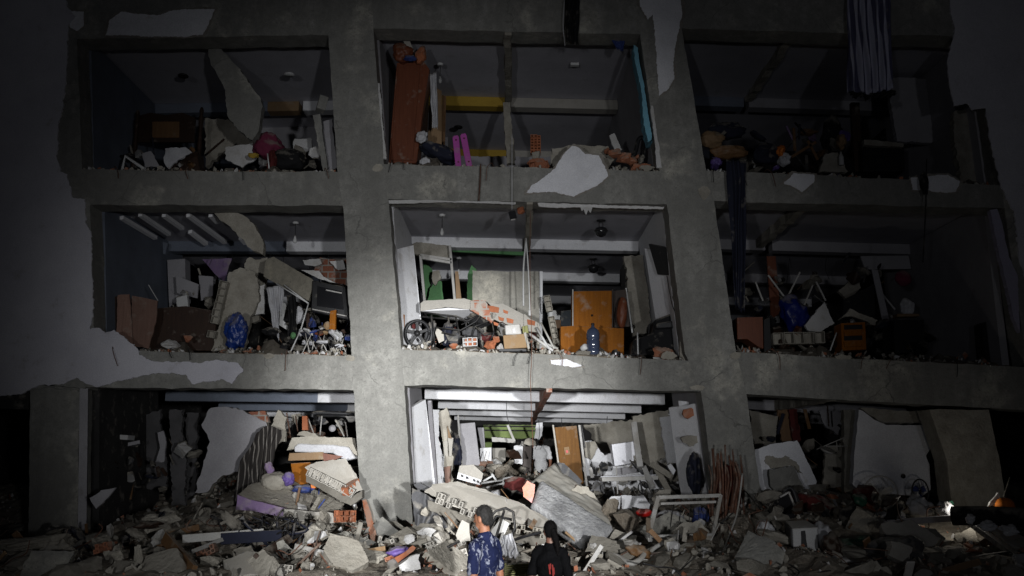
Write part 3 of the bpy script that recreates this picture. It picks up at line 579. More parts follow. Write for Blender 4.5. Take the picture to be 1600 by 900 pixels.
tube('wire', [(751, 256, 14.5), (750, 285, 14.5), (748, 314, 14.5)], .012, rust, label='rusty bar end hanging over the middle beam', cat='rebar')
# ------------------------------------------------------------ middle left room
for i, ((x0, y0), (x1, y1)) in enumerate((((190, 338), (243, 369)), ((219, 333), (264, 363)), ((256, 334), (285, 354)), ((294, 334), (352, 376)), ((297, 360), (322, 378)), ((329, 334), (340, 344)), ((376, 370), (384, 377)))):
    ya, yb = 15.4+(y0-333)*.05, 15.4+(y1-333)*.045
    plate('lath_gap', [(x0-3, y0, ya), (x0+3, y0-1, ya), (x1+3, y1, yb), (x1-3, y1+1, yb)], 15.5, .06, whitew, B, ox=Vector((0, .1, -1)))
plate('wall', [(232, 370), (262, 380), (258, 398), (246, 392)], 17.7, .1, bluew, B)
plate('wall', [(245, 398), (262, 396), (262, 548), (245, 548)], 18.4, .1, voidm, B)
for i, (pp, m, lb, nm, Y, th) in enumerate((
        ([(146, 462), (186, 463), (184, 545), (148, 545)], dwood, 'dark wooden cabinet at the far left of the middle storey', 'cabinet', 15.4, .45),
        ([(184, 461), (202, 460), (208, 540), (198, 545), (181, 520)], pwood, 'narrow pinkish board leaning on the dark cabinet', 'board', 15.1, .03),
        ([(206, 462), (246, 470), (244, 500), (232, 545), (205, 540)], pwood, 'wide pinkish board with a torn edge leaning at the left', 'board', 15.15, .03),
        ([(240, 482), (290, 478), (338, 486), (335, 548), (232, 548)], dwood, 'long dark brown sideboard in the middle left room', 'sideboard', 15.6, .5),
        ([(261, 406), (289, 404), (290, 470), (264, 480)], greyw, 'pale grey cupboard door in the back of the middle left room', 'cupboard', 17.6, .3),
        ([(274, 430), (310, 444), (308, 466), (276, 458)], greyw, 'tilted grey drawer front behind the dark sideboard', 'drawer', 17, .05),
        ([(310, 430), (333, 432), (332, 462), (314, 470)], greyw, 'light panel standing right of the tilted drawer', 'panel', 17.2, .04),
        ([(316, 405), (362, 404), (350, 440), (338, 430)], lav, 'lavender cloth hanging at the back of the middle left room', 'cloth', 18, .02),
        ([(275, 465), (292, 460), (294, 480), (276, 480)], whitep, 'small white box behind the dark sideboard', 'box', 16.6, .1))):
    plate(nm, pp, Y, th, m, jag=.008 if m in (pwood, lav) else 0, bevel=.006 if m not in (pwood, lav) else 0, label=lb, cat=nm)
bar('rod', at(232, 445, 15.8), at(247, 470, 15.8), .015, .015, whitep, label='thin stick rising above the pinkish boards', cat='stick')
rock('plaster_lump', at(271, 541, 14.9), (.3, .15, .12), plfrag, seed=71, label='pale plaster lump at the foot of the dark sideboard', cat='plaster lump')
rock('brick_lump', at(293, 528, 15.1), (.12, .1, .08), terra, seed=72, label='brick piece beside the pale plaster lump', cat='brick lump')
t = thing('broken_wall_column', 'jagged standing wall stub with exposed hollow blocks left of the blue bag', 'wall stub', at(350, 548, 15.3))
plate('wall', [(358, 425), (375, 418), (395, 424), (402, 440), (405, 470), (390, 500), (380, 548), (330, 548), (345, 500), (352, 460)], 15.5, .14, rough_c, t, jag=.03)
blocks_edge('block_edge', at(332, 540, 15.35), at(356, 440, 15.35), .14, 9, rough_c, t, rows=1, depth=.14)
plate('wall_slab', [(385, 405), (418, 402), (414, 440), (405, 500), (385, 505), (375, 440)], 16.3, .12, rough_c, jag=.03, label='dark ragged slab standing behind the wall stub', cat='wall slab')
crumple('blue_bag', at(370, 518, 15), (.17, .16, .28), bluep, seed=73, rot=8, amp=.34, sub=4, label='shiny blue plastic sack standing in the middle left room', cat='sack')
plate('wall_panel', [(416, 405), (428, 401), (490, 438), (482, 470), (412, 432)], 15.3, .1, mat('beige_panel', (.40, .37, .30), (.34, .31, .25), kind='concrete', rnd=0), jag=.006, label='big beige wall panel slanting down to the right, middle left room', cat='wall panel')
t = thing('clothes_rack', 'white metal rack bent under the beige panel', 'rack', at(470, 548, 15.2))
for a, b in (((432, 443), (482, 474)), ((482, 474), (470, 515)), ((470, 515), (454, 550)), ((444, 445), (482, 474))): tube('tube', [(a[0], a[1], 15.18), (b[0], b[1], 15.1)], .012, whitep, t)
cloth('grey_towel', [(416, 450), (435, 446)], [(428, 512), (437, 534)], 15.2, whitef, folds=2, amp=.03, label='long pale grey towel hanging from the bent rack', cat='towel')
cloth('grey_towel', [(434, 446), (444, 450)], [(434, 486), (441, 492)], 15.25, whitef, folds=1, amp=.03, label='shorter blue-grey towel beside the long one', cat='towel')
cloth('black_coat', [(448, 462), (462, 460)], [(450, 535), (466, 538)], 15.3, blackf, folds=2, amp=.05, label='black coat hanging under the bent rack', cat='coat')
plate('wall_panel', [(402, 450), (414, 444), (412, 490), (398, 492)], 15.6, .05, plfrag, jag=.015, label='pale torn panel left of the grey towels', cat='panel')
plate('plastic_chair', [(438, 470), (448, 475), (442, 500), (454, 512), (452, 518), (436, 508)], 15.5, .04, whitep, bevel=.006, label='white moulded chair back behind the grey towels', cat='chair')
crumple('bag', at(466, 492, 15.5), (.08, .08, .14), whitef, seed=75, label='white printed bag right of the black coat', cat='bag')
crumple('bag', at(425, 518, 15.2), (.14, .1, .07), blackf, seed=76, label='black leather bag under the grey towel', cat='bag')
crumple('cloth', at(458, 524, 15), (.04, .04, .05), green, seed=77, label='small bright green rag under the white rack', cat='rag')
t = thing('television', 'tipped black television wedged against the left pillar', 'television', at(515, 500, 15.2))
plate('casing', [(488, 438), (540, 448), (545, 500), (486, 486)], 15.2, .18, blackp, t, bevel=.012)
plate('screen', [(496, 447), (534, 455), (537, 484), (495, 478)], 15.17, .03, glassd, t)
bar('trim', at(509, 453, 15.14), at(534, 458, 15.14), .02, .01, alu, t)
bar('trim', at(488, 483, 15.14), at(542, 494, 15.14), .018, .01, alu, t)
plate('wood_post', [(516, 486), (525, 484), (524, 515), (514, 514)], 15.05, .08, owood, label='short orange-brown wooden post in front of the television', cat='post')
for i, pp in enumerate(([(473, 406), (500, 404), (503, 412), (492, 416), (476, 414)], [(470, 422), (498, 423), (505, 432), (520, 440), (536, 445), (500, 436)], [(515, 408), (536, 406), (540, 420), (528, 422)])):
    plate('plaster_fragment', pp, 15.9, .04, plfrag, jag=.01, label=['small white plaster piece under the rear beam, middle left room', 'long curved white plaster strip above the television', 'white plaster fragment by the left pillar above the television'][i], cat='plaster')
plate('brickwork_patch', [(500, 402), (545, 404), (545, 447), (520, 440), (490, 425)], 16.1, .1, brickm, jag=.02, label='patch of brickwork standing above the television', cat='brickwork')
rr = random.Random(5)
stm = [whitep, navyf, blackp, bluep, rwood, alu]
for i in range(9):
    x = 478+i*7.2; y = 520+rr.uniform(-3, 12); a = at(x, 552, 15.0+.1*(i % 3)); b = at(x+rr.uniform(-8, 8), y-8, 15.1+.1*(i % 3))
    t = thing('folding_stool', 'small folding stool with metal legs in the clutter below the television', 'stool', a, 'stools piled below the television')
    for s in (-.06, .06): tube('leg', [a+Vector((s, 0, 0)), b+Vector((-s, .03, 0))], .008, [alu, blackm][i % 2], t)
    box('seat', b, (.16, .13, .03), stm[i % 6], t, rot=(rr.uniform(-30, 30), rr.uniform(-30, 30), rr.uniform(0, 90)))
for i in range(14):
    x = rr.uniform(465, 545); y = rr.uniform(508, 545)
    crumple('clothing', at(x, y, 15.05+rr.uniform(0, .3)), (rr.uniform(.04, .09), .06, rr.uniform(.03, .07)), [whitef, bluef, whitef, blackf, card][i % 5], seed=200+i, sub=2, group='small items scattered below the television', label='small crumpled piece of clothing in the clutter below the television', cat='clothing')
ceil_lamp(462, 350, 16.2, 'small bulb holder on the ceiling of the middle left room', 1)
# ------------------------------------------------------------ middle centre room
plate('lintel', [(644, 382), (651, 378), (704, 384), (706, 403), (648, 397)], 17.7, .15, rough_c, B, jag=.01)
t = thing('door_frame', 'pale timber door frame standing crooked under the lintel', 'door frame', at(680, 498, 17.6))
for a, b in (((657, 399), (666, 496)), ((657, 399), (706, 406)), ((703, 384), (713, 494)), ((660, 403), (706, 411))): bar('frame_bar', at(*a, 17.5), at(*b, 17.5), .05, .08, alu, t)
plate('timber', [(711, 424), (716, 424), (724, 494), (714, 494)], 17.4, .05, tanb, label='thin timber leaning beside the crooked door frame', cat='timber')
for pp, Y in (([(664, 496), (672, 450), (683, 436), (690, 440), (697, 496)], 18.6), ([(728, 494), (731, 428), (737, 414), (744, 420), (752, 470), (762, 496)], 18.2), ([(661, 404), (675, 420), (672, 470), (666, 492)], 19)):
    plate('green_wall', pp, Y, .1, green, B, jag=.01)
plate('green_wall', [(707, 388), (820, 393), (820, 399), (707, 393)], 18.3, .08, green, B)
plate('plaster_lump', [(676, 424), (686, 422), (688, 436), (680, 446), (676, 440)], 18.5, .08, rough_c, B, jag=.02)
plate('partition_wall', [(738, 422), (760, 423), (842, 424), (846, 430), (845, 545), (740, 545)], 17.0, .12, mat('bare_render', (.56, .54, .48), (.42, .39, .33), kind='concrete', rnd=0), B, jag=.01)
plate('plaster_edge', [(843, 424), (848, 424), (847, 545), (843, 545)], 16.97, .16, whitew, B)
t = thing('wall_slab', 'thick fallen wall slab lying on black metal frames, brick showing at its broken end', 'wall slab', at(700, 500, 15.2))
plate('slab_face', [(657, 474), (662, 470), (725, 466), (738, 470), (734, 483), (700, 480), (657, 486)], 15.15, .12, beigef, t, jag=.006)
plate('slab_underside', [(657, 486, 15.15), (700, 481, 15.15), (736, 484, 15.15), (756, 494, 15.5), (732, 505, 15.9), (700, 492, 15.9)], 15.2, .02, whitew, t, ox=Vector((0, .01, .08)))
plate('brick_end', [(735, 470), (758, 468), (770, 480), (776, 492), (768, 505), (752, 494), (734, 484)], 15.1, .14, brickm, t, jag=.012)
t = thing('brick_wall_piece', 'slanting fallen brick wall with pale mortar running down to the right', 'brick wall', at(820, 530, 15))
plate('wall', [(758, 470), (785, 474), (812, 488), (842, 505), (846, 522), (830, 518), (790, 506), (768, 498)], 15.1, .13, beigef, t, jag=.02, edge=brickm)
for x, y, w_, h_ in ((772, 482, 16, 9), (783, 497, 9, 6), (797, 500, 11, 7), (775, 505, 8, 5), (830, 503, 13, 8), (790, 486, 8, 5)):
    plate('exposed_brick', [(x-w_/2, y-h_/2), (x+w_/2, y-h_/2+3), (x+w_/2-1, y+h_/2+2), (x-w_/2+1, y+h_/2)], 15.08, .05, terra_c, t, jag=.008)
t = thing('wheel', 'black spoked wheel standing at the left of the middle centre room', 'wheel', at(652, 545, 15.2))
c = at(652, 521, 15.2)
tube('tyre', circ(c, .2, .215, 36), .028, blackp, t, sm=False, n=9)
for k in range(5):
    a = R(k*72+20); bar('spoke', c+Vector((math.cos(a)*.03, 0, math.sin(a)*.03)), c+Vector((math.cos(a)*.2, 0, math.sin(a)*.2)), .05, .03, blackp, t)
lathe('hub', c+Vector((0, .05, 0)), [(.05, 0), (.055, .04), (.05, .1)], blackm, t, rot=(90, 0, 0), n=16)
plate('cabinet', [(621, 492), (632, 491), (633, 542), (622, 543)], 15.3, .3, owood, bevel=.006, label='narrow orange-brown cabinet by the left pillar, behind the wheel', cat='cabinet')
crumple('ball', at(648, 510, 15.35), (.045, .04, .045), dred, seed=80, label='red and white ball caught behind the black wheel', cat='ball')
def framebars(name, lb, cat, segs, Y, r_, m, loc):
    t = thing(name, lb, cat, loc)
    for s in segs: tube('bar', [(p[0], p[1], Y+(p[2] if len(p) > 2 else 0)) for p in s], r_, m, t, sm=False)
    return t
framebars('steel_bedstead', 'tangled black metal bed frame under the fallen slab', 'bed frame', [[(662, 488), (690, 492), (712, 494), (730, 502), (756, 488)], [(674, 492), (680, 545)], [(712, 494), (722, 545)], [(728, 502), (730, 545, .3)], [(756, 488), (744, 502), (720, 516), (680, 512)], [(690, 520), (740, 530)], [(744, 502), (752, 545)], [(680, 530, .3), (735, 512, .3)], [(700, 493, .2), (706, 540, .2)], [(660, 495, .3), (770, 505, .3)]], 15.2, .016, blackm, at(700, 545, 15.2))
framebars('metal_chair', 'black metal chair upside down at the right of the bed frame', 'chair', [[(730, 545), (742, 510), (768, 500), (772, 520), (760, 545)], [(742, 510), (757, 524), (772, 520)], [(752, 505, .2), (748, 545, .2)]], 15.15, .014, blackm, at(750, 545, 15.2))
for i, (x, y, sx, sz, m, lb, rt) in enumerate(((672, 522, .08, .22, greyf, 'dark grey rolled rug leaning next to the wheel', 12), (699, 522, .09, .2, navyf, 'dark blue bag slumped under the bed frame', 5), (720, 535, .14, .1, blackf, 'black bag behind the metal frame', 0),
        (748, 500, .18, .12, blackf, 'black cushion crushed beneath the slab end', 10), (762, 528, .12, .08, dred, 'dark red bag under the fallen brick wall', 0), (740, 520, .16, .1, greyf, 'grey cloth in the middle of the metal frame', 0))):
    crumple('bag', at(x, y, 15.35), (sx, .12, sz), m, seed=81+i, rot=rt, label=lb, cat='bag' if 'bag' in lb else 'cloth')
plate('board', [(683, 512), (693, 520), (694, 532), (686, 536), (680, 520)], 15.2, .02, beigef, label='small beige board propped beside the dark blue bag', cat='board')
t = thing('clay_block', 'broken hollow clay block with open cells on the middle floor edge', 'clay block', at(735, 545, 14.9))
blocks_edge('block', at(723, 541, 14.85), at(746, 540, 14.85), .14, 3, plfrag, t, rows=2, depth=.2, drop=0)
plate('broken_face', [(727, 530), (745, 529), (743, 540), (728, 540)], 14.93, .04, terra_c, t, jag=.01)
for i, (x, y, s, m, lb) in enumerate(((708, 541, .1, terra_c, 'orange brick piece left of the broken clay block'), (768, 538, .14, terra_c, 'salmon brick lump left of the cardboard box'), (781, 541, .1, plfrag, 'white plaster lump touching the cardboard box'), (775, 530, .1, terra_c, 'small upper brick lump left of the cardboard box'))):
    rock('brick_lump', at(x, y, 14.9), (s, s*.8, s*.6), m, seed=90+i, label=lb, cat='lump')
t = thing('cardboard_box', 'brown cardboard box on the middle floor edge', 'cardboard box', at(805, 545, 14.9))
plate('carton', [(786, 524), (822, 521), (825, 543), (788, 545)], 14.85, .3, card, t, bevel=.006)
plate('carton', [(818, 520), (822, 519), (828, 544), (825, 546)], 14.83, .02, beigef, t)
t = thing('appliance', 'grey and white kitchen appliance standing on the cardboard box', 'appliance', at(800, 522, 15))
plate('body', [(789, 508), (812, 506), (815, 522), (790, 523)], 15, .2, alu, t, bevel=.01); plate('panel', [(800, 514), (805, 513), (806, 520), (801, 520)], 14.98, .02, whitep, t)
plate('box', [(816, 510), (824, 508), (826, 520), (817, 521)], 15, .1, olivep, bevel=.004, label='small olive box next to the grey appliance', cat='box')
plate('black_tray', [(779, 545), (822, 545), (823, 549), (780, 549)], 14.62, .2, blackp, bevel=.003, label='flat black tray on the floor edge under the cardboard box', cat='tray')
t = thing('block_ladder', 'tall upright strip of hollow blocks beside the bare rendered wall', 'block strip', at(852, 545, 16.4))
blocks_edge('blocks', at(866, 545, 16.3), at(849, 462, 16.3), .12, 10, rough_c, t, rows=1, depth=.16, drop=.05)
for i, (a, b, r_, m) in enumerate((((845, 504), (866, 545), .016, pvc), ((828, 522), (864, 548), .025, plfrag), ((838, 512), (858, 545), .02, whitep), ((836, 530), (872, 545), .02, pvc))):
    tube('pipe', [(a[0], a[1], 15), (b[0], b[1], 14.85)], r_, m, label=['grey pipe slanting at the foot of the block strip', 'thick pale batten lying along the broken edge', 'white pipe slanting next to the grey one', 'short grey pipe lying lowest on the floor edge'][i], cat='pipe')
t = thing('conduit', 'pair of white conduits hanging from the ceiling with a plug at the end', 'conduit', at(822, 375, 15.6))
tube('pipe', [(822, 376, 15.6), (818, 420, 15.6), (818, 478, 15.6)], .016, whitep, t); tube('pipe', [(822, 372, 15.6), (826, 430, 15.6), (828, 488, 15.6)], .012, whitep, t); box('plug', at(828, 489, 15.6), (.05, .04, .1), whitep, t)
t = thing('hanging_box', 'black meter box dangling on a white string below the middle beam', 'meter box', at(800, 222, 14.4))
tube('string', [(800, 210, 14.45), (800, 260, 14.45), (800, 328, 14.45)], .005, whitef, t); box('box', at(801, 336, 14.45), (.10, .07, .13), blackp, t, rot=(0, -15, 20))
box('trim', at(802, 343, 14.4), (.08, .01, .02), alu, t, rot=(0, -15, 20))
crumple('brick_remnant', at(814, 329, 14.62), (.06, .06, .06), terra_c, seed=95, label='brick scrap and plaster clinging under the middle beam', cat='brick scrap')
plate('plaster_drip', [(906, 321), (926, 323), (923, 333), (919, 328), (916, 336), (912, 327), (909, 330)], 14.62, .02, plfrag, B, jag=.004)
plate('plaster_drip', [(840, 317), (905, 319), (1038, 323), (1036, 327), (930, 324), (860, 324), (842, 322)], 14.615, .02, plfrag, B, jag=.01, step=.05)
plate('plaster_drip', [(607, 313), (700, 311), (806, 316), (806, 319), (700, 316), (608, 318)], 14.615, .02, plfrag, B, jag=.006, step=.05)
tube('wire', [(829, 330, 14.5), (828, 420, 14.5), (831, 545, 14.4), (829, 600, 14.4), (833, 700, 14.4)], .005, rust, label='thin brown wire hanging down across the lower beam', cat='wire')
ceil_lamp(691, 338, 16.1, 'white bulb holder on the ceiling at the left of the centre room', 1); ceil_lamp(717, 405, 19.4, 'small white bulb holder above the crooked door frame', 1)
for k, (x, y, Y) in enumerate(((939, 345, 16.3), (927, 405, 19.5))):
    a = at(x, y, Y); s = Y/16.3
    t = thing('ceiling_lamp', ['black lantern lamp nearest, on the ceiling of the centre room', 'second black lantern lamp, farther back in the centre room'][k], 'ceiling lamp', a)
    lathe('ceiling_rose', a, [(.02, -.02), (.08, -.01), (.085, .01)], blackm, t, n=16)
    for sx in (-.035, .035): tube('rod', [a+Vector((sx, 0, 0)), a+Vector((sx, 0, -.13))], .008, blackm, t)
    lathe('shade', a-Vector((0, 0, .3)), [(.03, 0), (.08, .02), (.11, .07), (.12, .12), (.10, .16), (.05, .18)], glassd, t, n=20)
    lathe('band', a-Vector((0, 0, .2)), [(.118, 0), (.126, .01), (.118, .02)], blackm, t, n=20)
t = thing('cupboard', 'tall orange wooden cupboard standing on a wider base in the centre room', 'cupboard', at(925, 548, 16))
plate('upper_cabinet', [(895, 455), (956, 454), (958, 548), (895, 548)], 16, .5, owood, t, bevel=.006)
plate('lower_cabinet', [(876, 510), (895, 509), (975, 513), (975, 556), (876, 556)], 15.9, .6, owood, t, bevel=.006)
plate('side_shelf', [(958, 455), (978, 452), (984, 510), (960, 512)], 16.3, .3, dwood, t)
bar('frame_strip', at(895, 452, 15.97), at(895, 510, 15.97), .02, .03, alu, t); bar('frame_strip', at(957, 452, 15.97), at(957, 512, 15.97), .02, .03, dwood, t)
lathe('knob', at(925, 493, 15.98), [(.012, 0), (.02, .01), (.012, .03)], blackp, t, rot=(90, 0, 0), n=10)
crumple('guitar_case', at(972, 488, 16.1), (.09, .08, .28), rwood, seed=97, rot=4, amp=.15, label='reddish-brown instrument case leaning right of the orange cupboard', cat='instrument case')
plate('picture', [(855, 485), (877, 485), (877, 499), (857, 499)], 18, .05, whitep, label='white square panel left of the orange cupboard', cat='panel')
plate('cabinet', [(877, 486), (894, 484), (894, 509), (877, 509)], 17, .4, mat('dark_blue_grey', (.05, .06, .07), (.04, .045, .05), rnd=0), bevel=.006, label='dark blue-grey crate on the cupboard base, left side', cat='crate')
plate('cabinet', [(858, 500), (876, 500), (876, 548), (860, 548)], 17, .4, bwood, label='brown low cabinet behind the block strip', cat='cabinet')
t = thing('water_jug', 'large blue-grey water bottle standing on the floor edge', 'water bottle', at(927, 555, 14.85))
b0 = at(927, 556, 14.85)
lathe('bottle', b0, [(.085, 0), (.105, .012), (.108, .1), (.098, .115), (.098, .125), (.108, .14), (.108, .24), (.098, .255), (.098, .265), (.108, .28), (.108, .36), (.09, .42), (.045, .455), (.026, .47), (.026, .50)], jugm, t, n=28)
lathe('cap', b0+Vector((0, 0, .5)), [(.028, 0), (.028, .03), (.02, .035)], blackp, t, n=14)
t = thing('spigot', 'black and silver padlock-like gadget on the floor edge beside the water bottle', 'gadget', at(962, 556, 14.8)); crumple('body', at(962, 552, 14.8), (.07, .05, .05), blackp, t, seed=98); box('plate', at(962, 553, 14.73), (.03, .02, .05), steel, t)
lathe('roll', at(910, 545, 14.9), [(.045, 0), (.05, .01), (.05, .09), (.04, .1)], whitep, rot=(70, 10, 30), n=18, label='white roll lying left of the water bottle', cat='roll')
t = thing('television', 'black flat television fixed high on the right wall of the centre room', 'television', at(1035, 430, 15.6))
plate('casing', [(1013, 381, 15.6), (1048, 388, 14.95), (1054, 431, 14.95), (1027, 429, 15.5)], 15.5, .06, blackp, t, bevel=.006); bar('bracket', at(1046, 384, 15.25), at(1040, 380, 15.4), .05, .05, whitep, t)
tube('cable', [(1042, 431, 15.1), (1046, 455, 15.1), (1050, 475, 15.05), (1055, 488, 15)], .007, blackp, label='thin black cable running down the white wall below the television', cat='cable')
t = thing('sofa', 'black sofa tipped against the right pillar of the centre room', 'sofa', at(1040, 555, 15.4))
plate('back', [(1022, 500), (1058, 486), (1066, 520), (1066, 556), (985, 556), (990, 530), (1020, 520)], 15.4, .5, blackf, t, bevel=.03); plate('armrest', [(1026, 505), (1058, 500), (1060, 512), (1024, 514)], 15.3, .4, blackp, t, bevel=.02)
t = thing('broken_column', 'rough broken wall end hanging crooked left of the white wall', 'wall remnant', at(990, 545, 17.4))
plate('wall', [(975, 400), (1005, 398), (1012, 450), (1018, 500), (1010, 520), (990, 525), (984, 480), (980, 440)], 17.2, .2, rough_c, t, jag=.03)
bar('strip', at(978, 450, 17), at(988, 520, 17), .03, .03, whitep, t)
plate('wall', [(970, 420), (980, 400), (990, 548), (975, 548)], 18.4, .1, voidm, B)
tube('rod', [(996, 520, 15), (997, 556, 15)], .012, whitep, label='short white rod standing on the floor edge left of the sofa', cat='rod')
tube('rod', [(880, 553, 14.75), (940, 556, 14.7), (1010, 554, 14.75)], .01, blackm, label='thin black rail lying along the floor edge', cat='rail')
t = rock('terracotta_heap', at(1036, 556, 14.85), (.26, .15, .17), terra, seed=99, label='orange crumbled brick heap beside the right pillar', cat='brick heap')
rock('concrete_heap', at(1068, 552, 14.85), (.12, .15, .28), rough_c, seed=101, label='grey crumbled lump against the right pillar', cat='concrete lump')
# ------------------------------------------------------------ middle right room
for i, (pp, m, lb, nm, Y, th) in enumerate((
        ([(1152, 496), (1192, 495), (1193, 545), (1185, 542), (1168, 530), (1152, 530)], rwood, 'reddish-brown cabinet beside the right pillar, middle storey', 'cabinet', 15.2, .4),
        ([(1193, 500), (1203, 496), (1206, 550), (1194, 550)], blackp, 'dark narrow board beside the reddish cabinet', 'board', 15.3, .05),
        ([(1198, 400), (1212, 400), (1220, 488), (1205, 500)], rwood, 'tall reddish door leaf standing at the back of the middle right room', 'door', 17, .04),
        ([(1258, 508), (1288, 472), (1304, 505), (1282, 518), (1262, 516)], plfrag, 'white diamond-shaped wall fragment in the middle right room', 'wall fragment', 15.5, .06),
        ([(1345, 400), (1420, 399), (1424, 420), (1352, 421)], greyw, 'pale panel high at the back of the middle right room', 'panel', 17.6, .06),
        ([(1362, 420), (1372, 422), (1390, 500), (1380, 505)], greyw, 'slim grey board leaning in the middle right room', 'board', 16.4, .04),
        ([(1318, 468), (1366, 444), (1368, 500), (1318, 500)], blackp, 'black slanted board behind the drawer unit', 'board', 16.4, .05),
        ([(1310, 455), (1340, 430), (1345, 450), (1325, 470)], rough_c, 'grey slab chunk above the black slanted board', 'slab', 17, .1),
        ([(1396, 500), (1444, 500), (1445, 552), (1398, 552)], blackp, 'black cabinet at the right of the middle right room', 'cabinet', 15.6, .5),
        ([(1535, 505), (1565, 490), (1575, 560), (1540, 570)], blackp, 'dark rack beside the far right wall', 'rack', 15.4, .3))):
    plate(nm.replace(' ', '_'), pp, Y, th, m, jag=.012 if m in (plfrag, rough_c) else 0, bevel=.006 if m not in (plfrag, rough_c) else 0, label=lb, cat=nm)
crumple('blue_sack', at(1240, 490, 15.8), (.22, .18, .28), mat('deep_blue_plastic', (.01, .02, .16), (.008, .015, .12), rough=.35, rnd=0), seed=103, rot=-15, amp=.4, label='deep blue sack in the middle right room', cat='sack')
crumple('cushion', at(1411, 435, 15.9), (.14, .07, .14), wine, seed=104, rot=40, amp=.12, label='red diamond-shaped cushion hanging in the middle right room', cat='cushion')
t = thing('drawer_unit', 'orange wooden drawer unit with two dark gaps in the middle right room', 'drawer unit', at(1332, 552, 15.2))
plate('body', [(1314, 505), (1352, 503), (1354, 546), (1316, 548)], 15.2, .35, owood, t, bevel=.005)
for y in (508, 525): plate('drawer_gap', [(1319, y), (1347, y-1), (1348, y+6), (1319, y+7)], 15.19, .02, blackp, t)
for y in (515, 532): plate('drawer', [(1319, y+1), (1347, y), (1348, y+9), (1320, y+10)], 15.16, .05, owood, t, bevel=.004)
plate('wall_slab', [(1312, 500), (1328, 482), (1372, 500), (1368, 508), (1330, 494)], 15.2, .1, rough_c, jag=.02, label='broken concrete slab lying on the drawer unit', cat='wall slab')
tube('rod', [(1297, 548, 15), (1307, 520, 15)], .012, whitep, label='short white rod left of the drawer unit', cat='rod')
crumple('bag', at(1417, 480, 15.6), (.11, .1, .15), whitef, seed=105, label='white shiny plastic bag above the black cabinet', cat='bag'); plate('shelf', [(1402, 490), (1436, 490), (1437, 494), (1402, 495)], 15.5, .2, tanb, bevel=.003, label='thin tan shelf beneath the white shiny bag', cat='shelf')
blocks_edge('block_row', at(1210, 538, 15.2), at(1290, 536, 15.2), .2, 5, rough_c, rows=1, drop=0, depth=.2, label='row of dusty hollow blocks on the floor of the middle right room', cat='block row')
t = thing('air_vent', 'dark slot with a frame in the far right wall', 'vent', at(1533, 410, 15.5)); plate('frame', [(1516, 414, 16), (1548, 396, 15.4), (1551, 406, 15.4), (1518, 424, 16)], 15.6, .05, blackp, t)
plate('wall_hole', [(1482, 380, 16.8), (1515, 362, 16), (1520, 380, 16), (1505, 408, 16.2), (1485, 418, 16.8)], 16.5, .03, brickm, B, jag=.02)
plate('plaster_strip', [(1547, 328), (1558, 326), (1566, 350), (1576, 400), (1590, 430), (1594, 520), (1585, 500), (1572, 440), (1560, 390)], 14.58, .1, mat('lilac_plaster', (.42, .40, .52), (.38, .36, .46), kind='paint', rnd=0), B, jag=.01)
for i, (a, b) in enumerate((((1200, 430), (1230, 470)), ((1225, 475), (1250, 425)), ((1255, 480), (1270, 445)), ((1275, 440), (1290, 470)), ((1370, 425), (1385, 490)), ((1180, 440), (1192, 470)))):
    bar('batten', at(*a, 16.5), at(*b, 16.6), .03, .03, alu, group='battens at the back of the middle right room', label='thin pale batten jammed among debris at the back of the middle right room', cat='batten')
CN = {}
def clutter(where, x0, x1, y0, y1, Y, n, seed, mats, gz=None):
    q = random.Random(seed)
    if len(CN) < 2: CN.update({rough_c: 'grey concrete', dwood: 'dark brown', greyf: 'dark grey', plfrag: 'white plaster', navyf: 'dark blue', bwood: 'brown wooden', greyw: 'pale grey', blackf: 'black', beigef: 'beige', purple: 'purple', lav: 'lavender', bluef: 'blue', whitef: 'white', rwood: 'reddish-brown', alu: 'pale metal', blackm: 'black metal', dred: 'dark red', terra: 'orange brick', rust: 'rusty', dgreen: 'dark green'})
    for i in range(n):
        x = q.uniform(x0, x1); y = y1-(y1-y0)*q.random()**1.6; YY = Y+q.uniform(-.3, .6); m = q.choice(mats); c = at(x, y, YY); k = q.random()
        if k > .74 and m in (plfrag, rough_c, beigef, alu, terra, blackm, rust, greyw): k = .5
        if k < .34:
            L = q.uniform(10, 34); an = q.uniform(-1.2, 1.2); a = at(x+L*math.sin(an), y-L*math.cos(an), YY+q.uniform(-.1, .3)); sz = 'short' if L < 20 else 'long'
            if m in (plfrag, alu, whitef, beigef) and q.random() < .5: m = bwood
            bar('batten', c, a, q.choice((.012, .02, .035, .06)), .025, m, group=sz+' '+CN[m]+' battens '+where, label=sz+' '+CN[m]+' batten jammed in the debris '+where, cat='batten')
        elif k < .74:
            w_ = q.uniform(4, 15); el = q.uniform(.4, 1); ph = q.uniform(0, 3); pts = []
            for a in (0, 1.2, 2.3, 3.4, 4.6, 5.5):
                r0 = w_*q.uniform(.6, 1.1); u_, v_ = r0*math.cos(a), r0*el*math.sin(a); pts.append((x+u_*math.cos(ph)-v_*math.sin(ph), y+u_*math.sin(ph)+v_*math.cos(ph), YY+q.uniform(-.2, .2)))
            sz = 'small' if w_ < 9 else 'larger'
            plate('broken_piece', pts, YY, .05, m, jag=.012, step=.05, edge=rough_c if m is plfrag else None, group=sz+' '+CN[m]+' pieces '+where, label=sz+' ragged '+CN[m]+' piece in the debris '+where, cat='broken piece')
        else:
            crumple('cloth', c, (q.uniform(.06, .17), .1, q.uniform(.025, .08)), m, seed=seed*50+i, rot=q.uniform(-50, 50), sub=2, amp=.6, group=CN[m]+' cloths '+where, label='crumpled '+CN[m]+' cloth '+where, cat='cloth')
CN.update({rough_dim: 'dirty grey'})
dk = [rough_dim, dwood, greyf, plfrag, navyf, bwood, rough_dim, blackf, blackf, rough_dim, dwood]
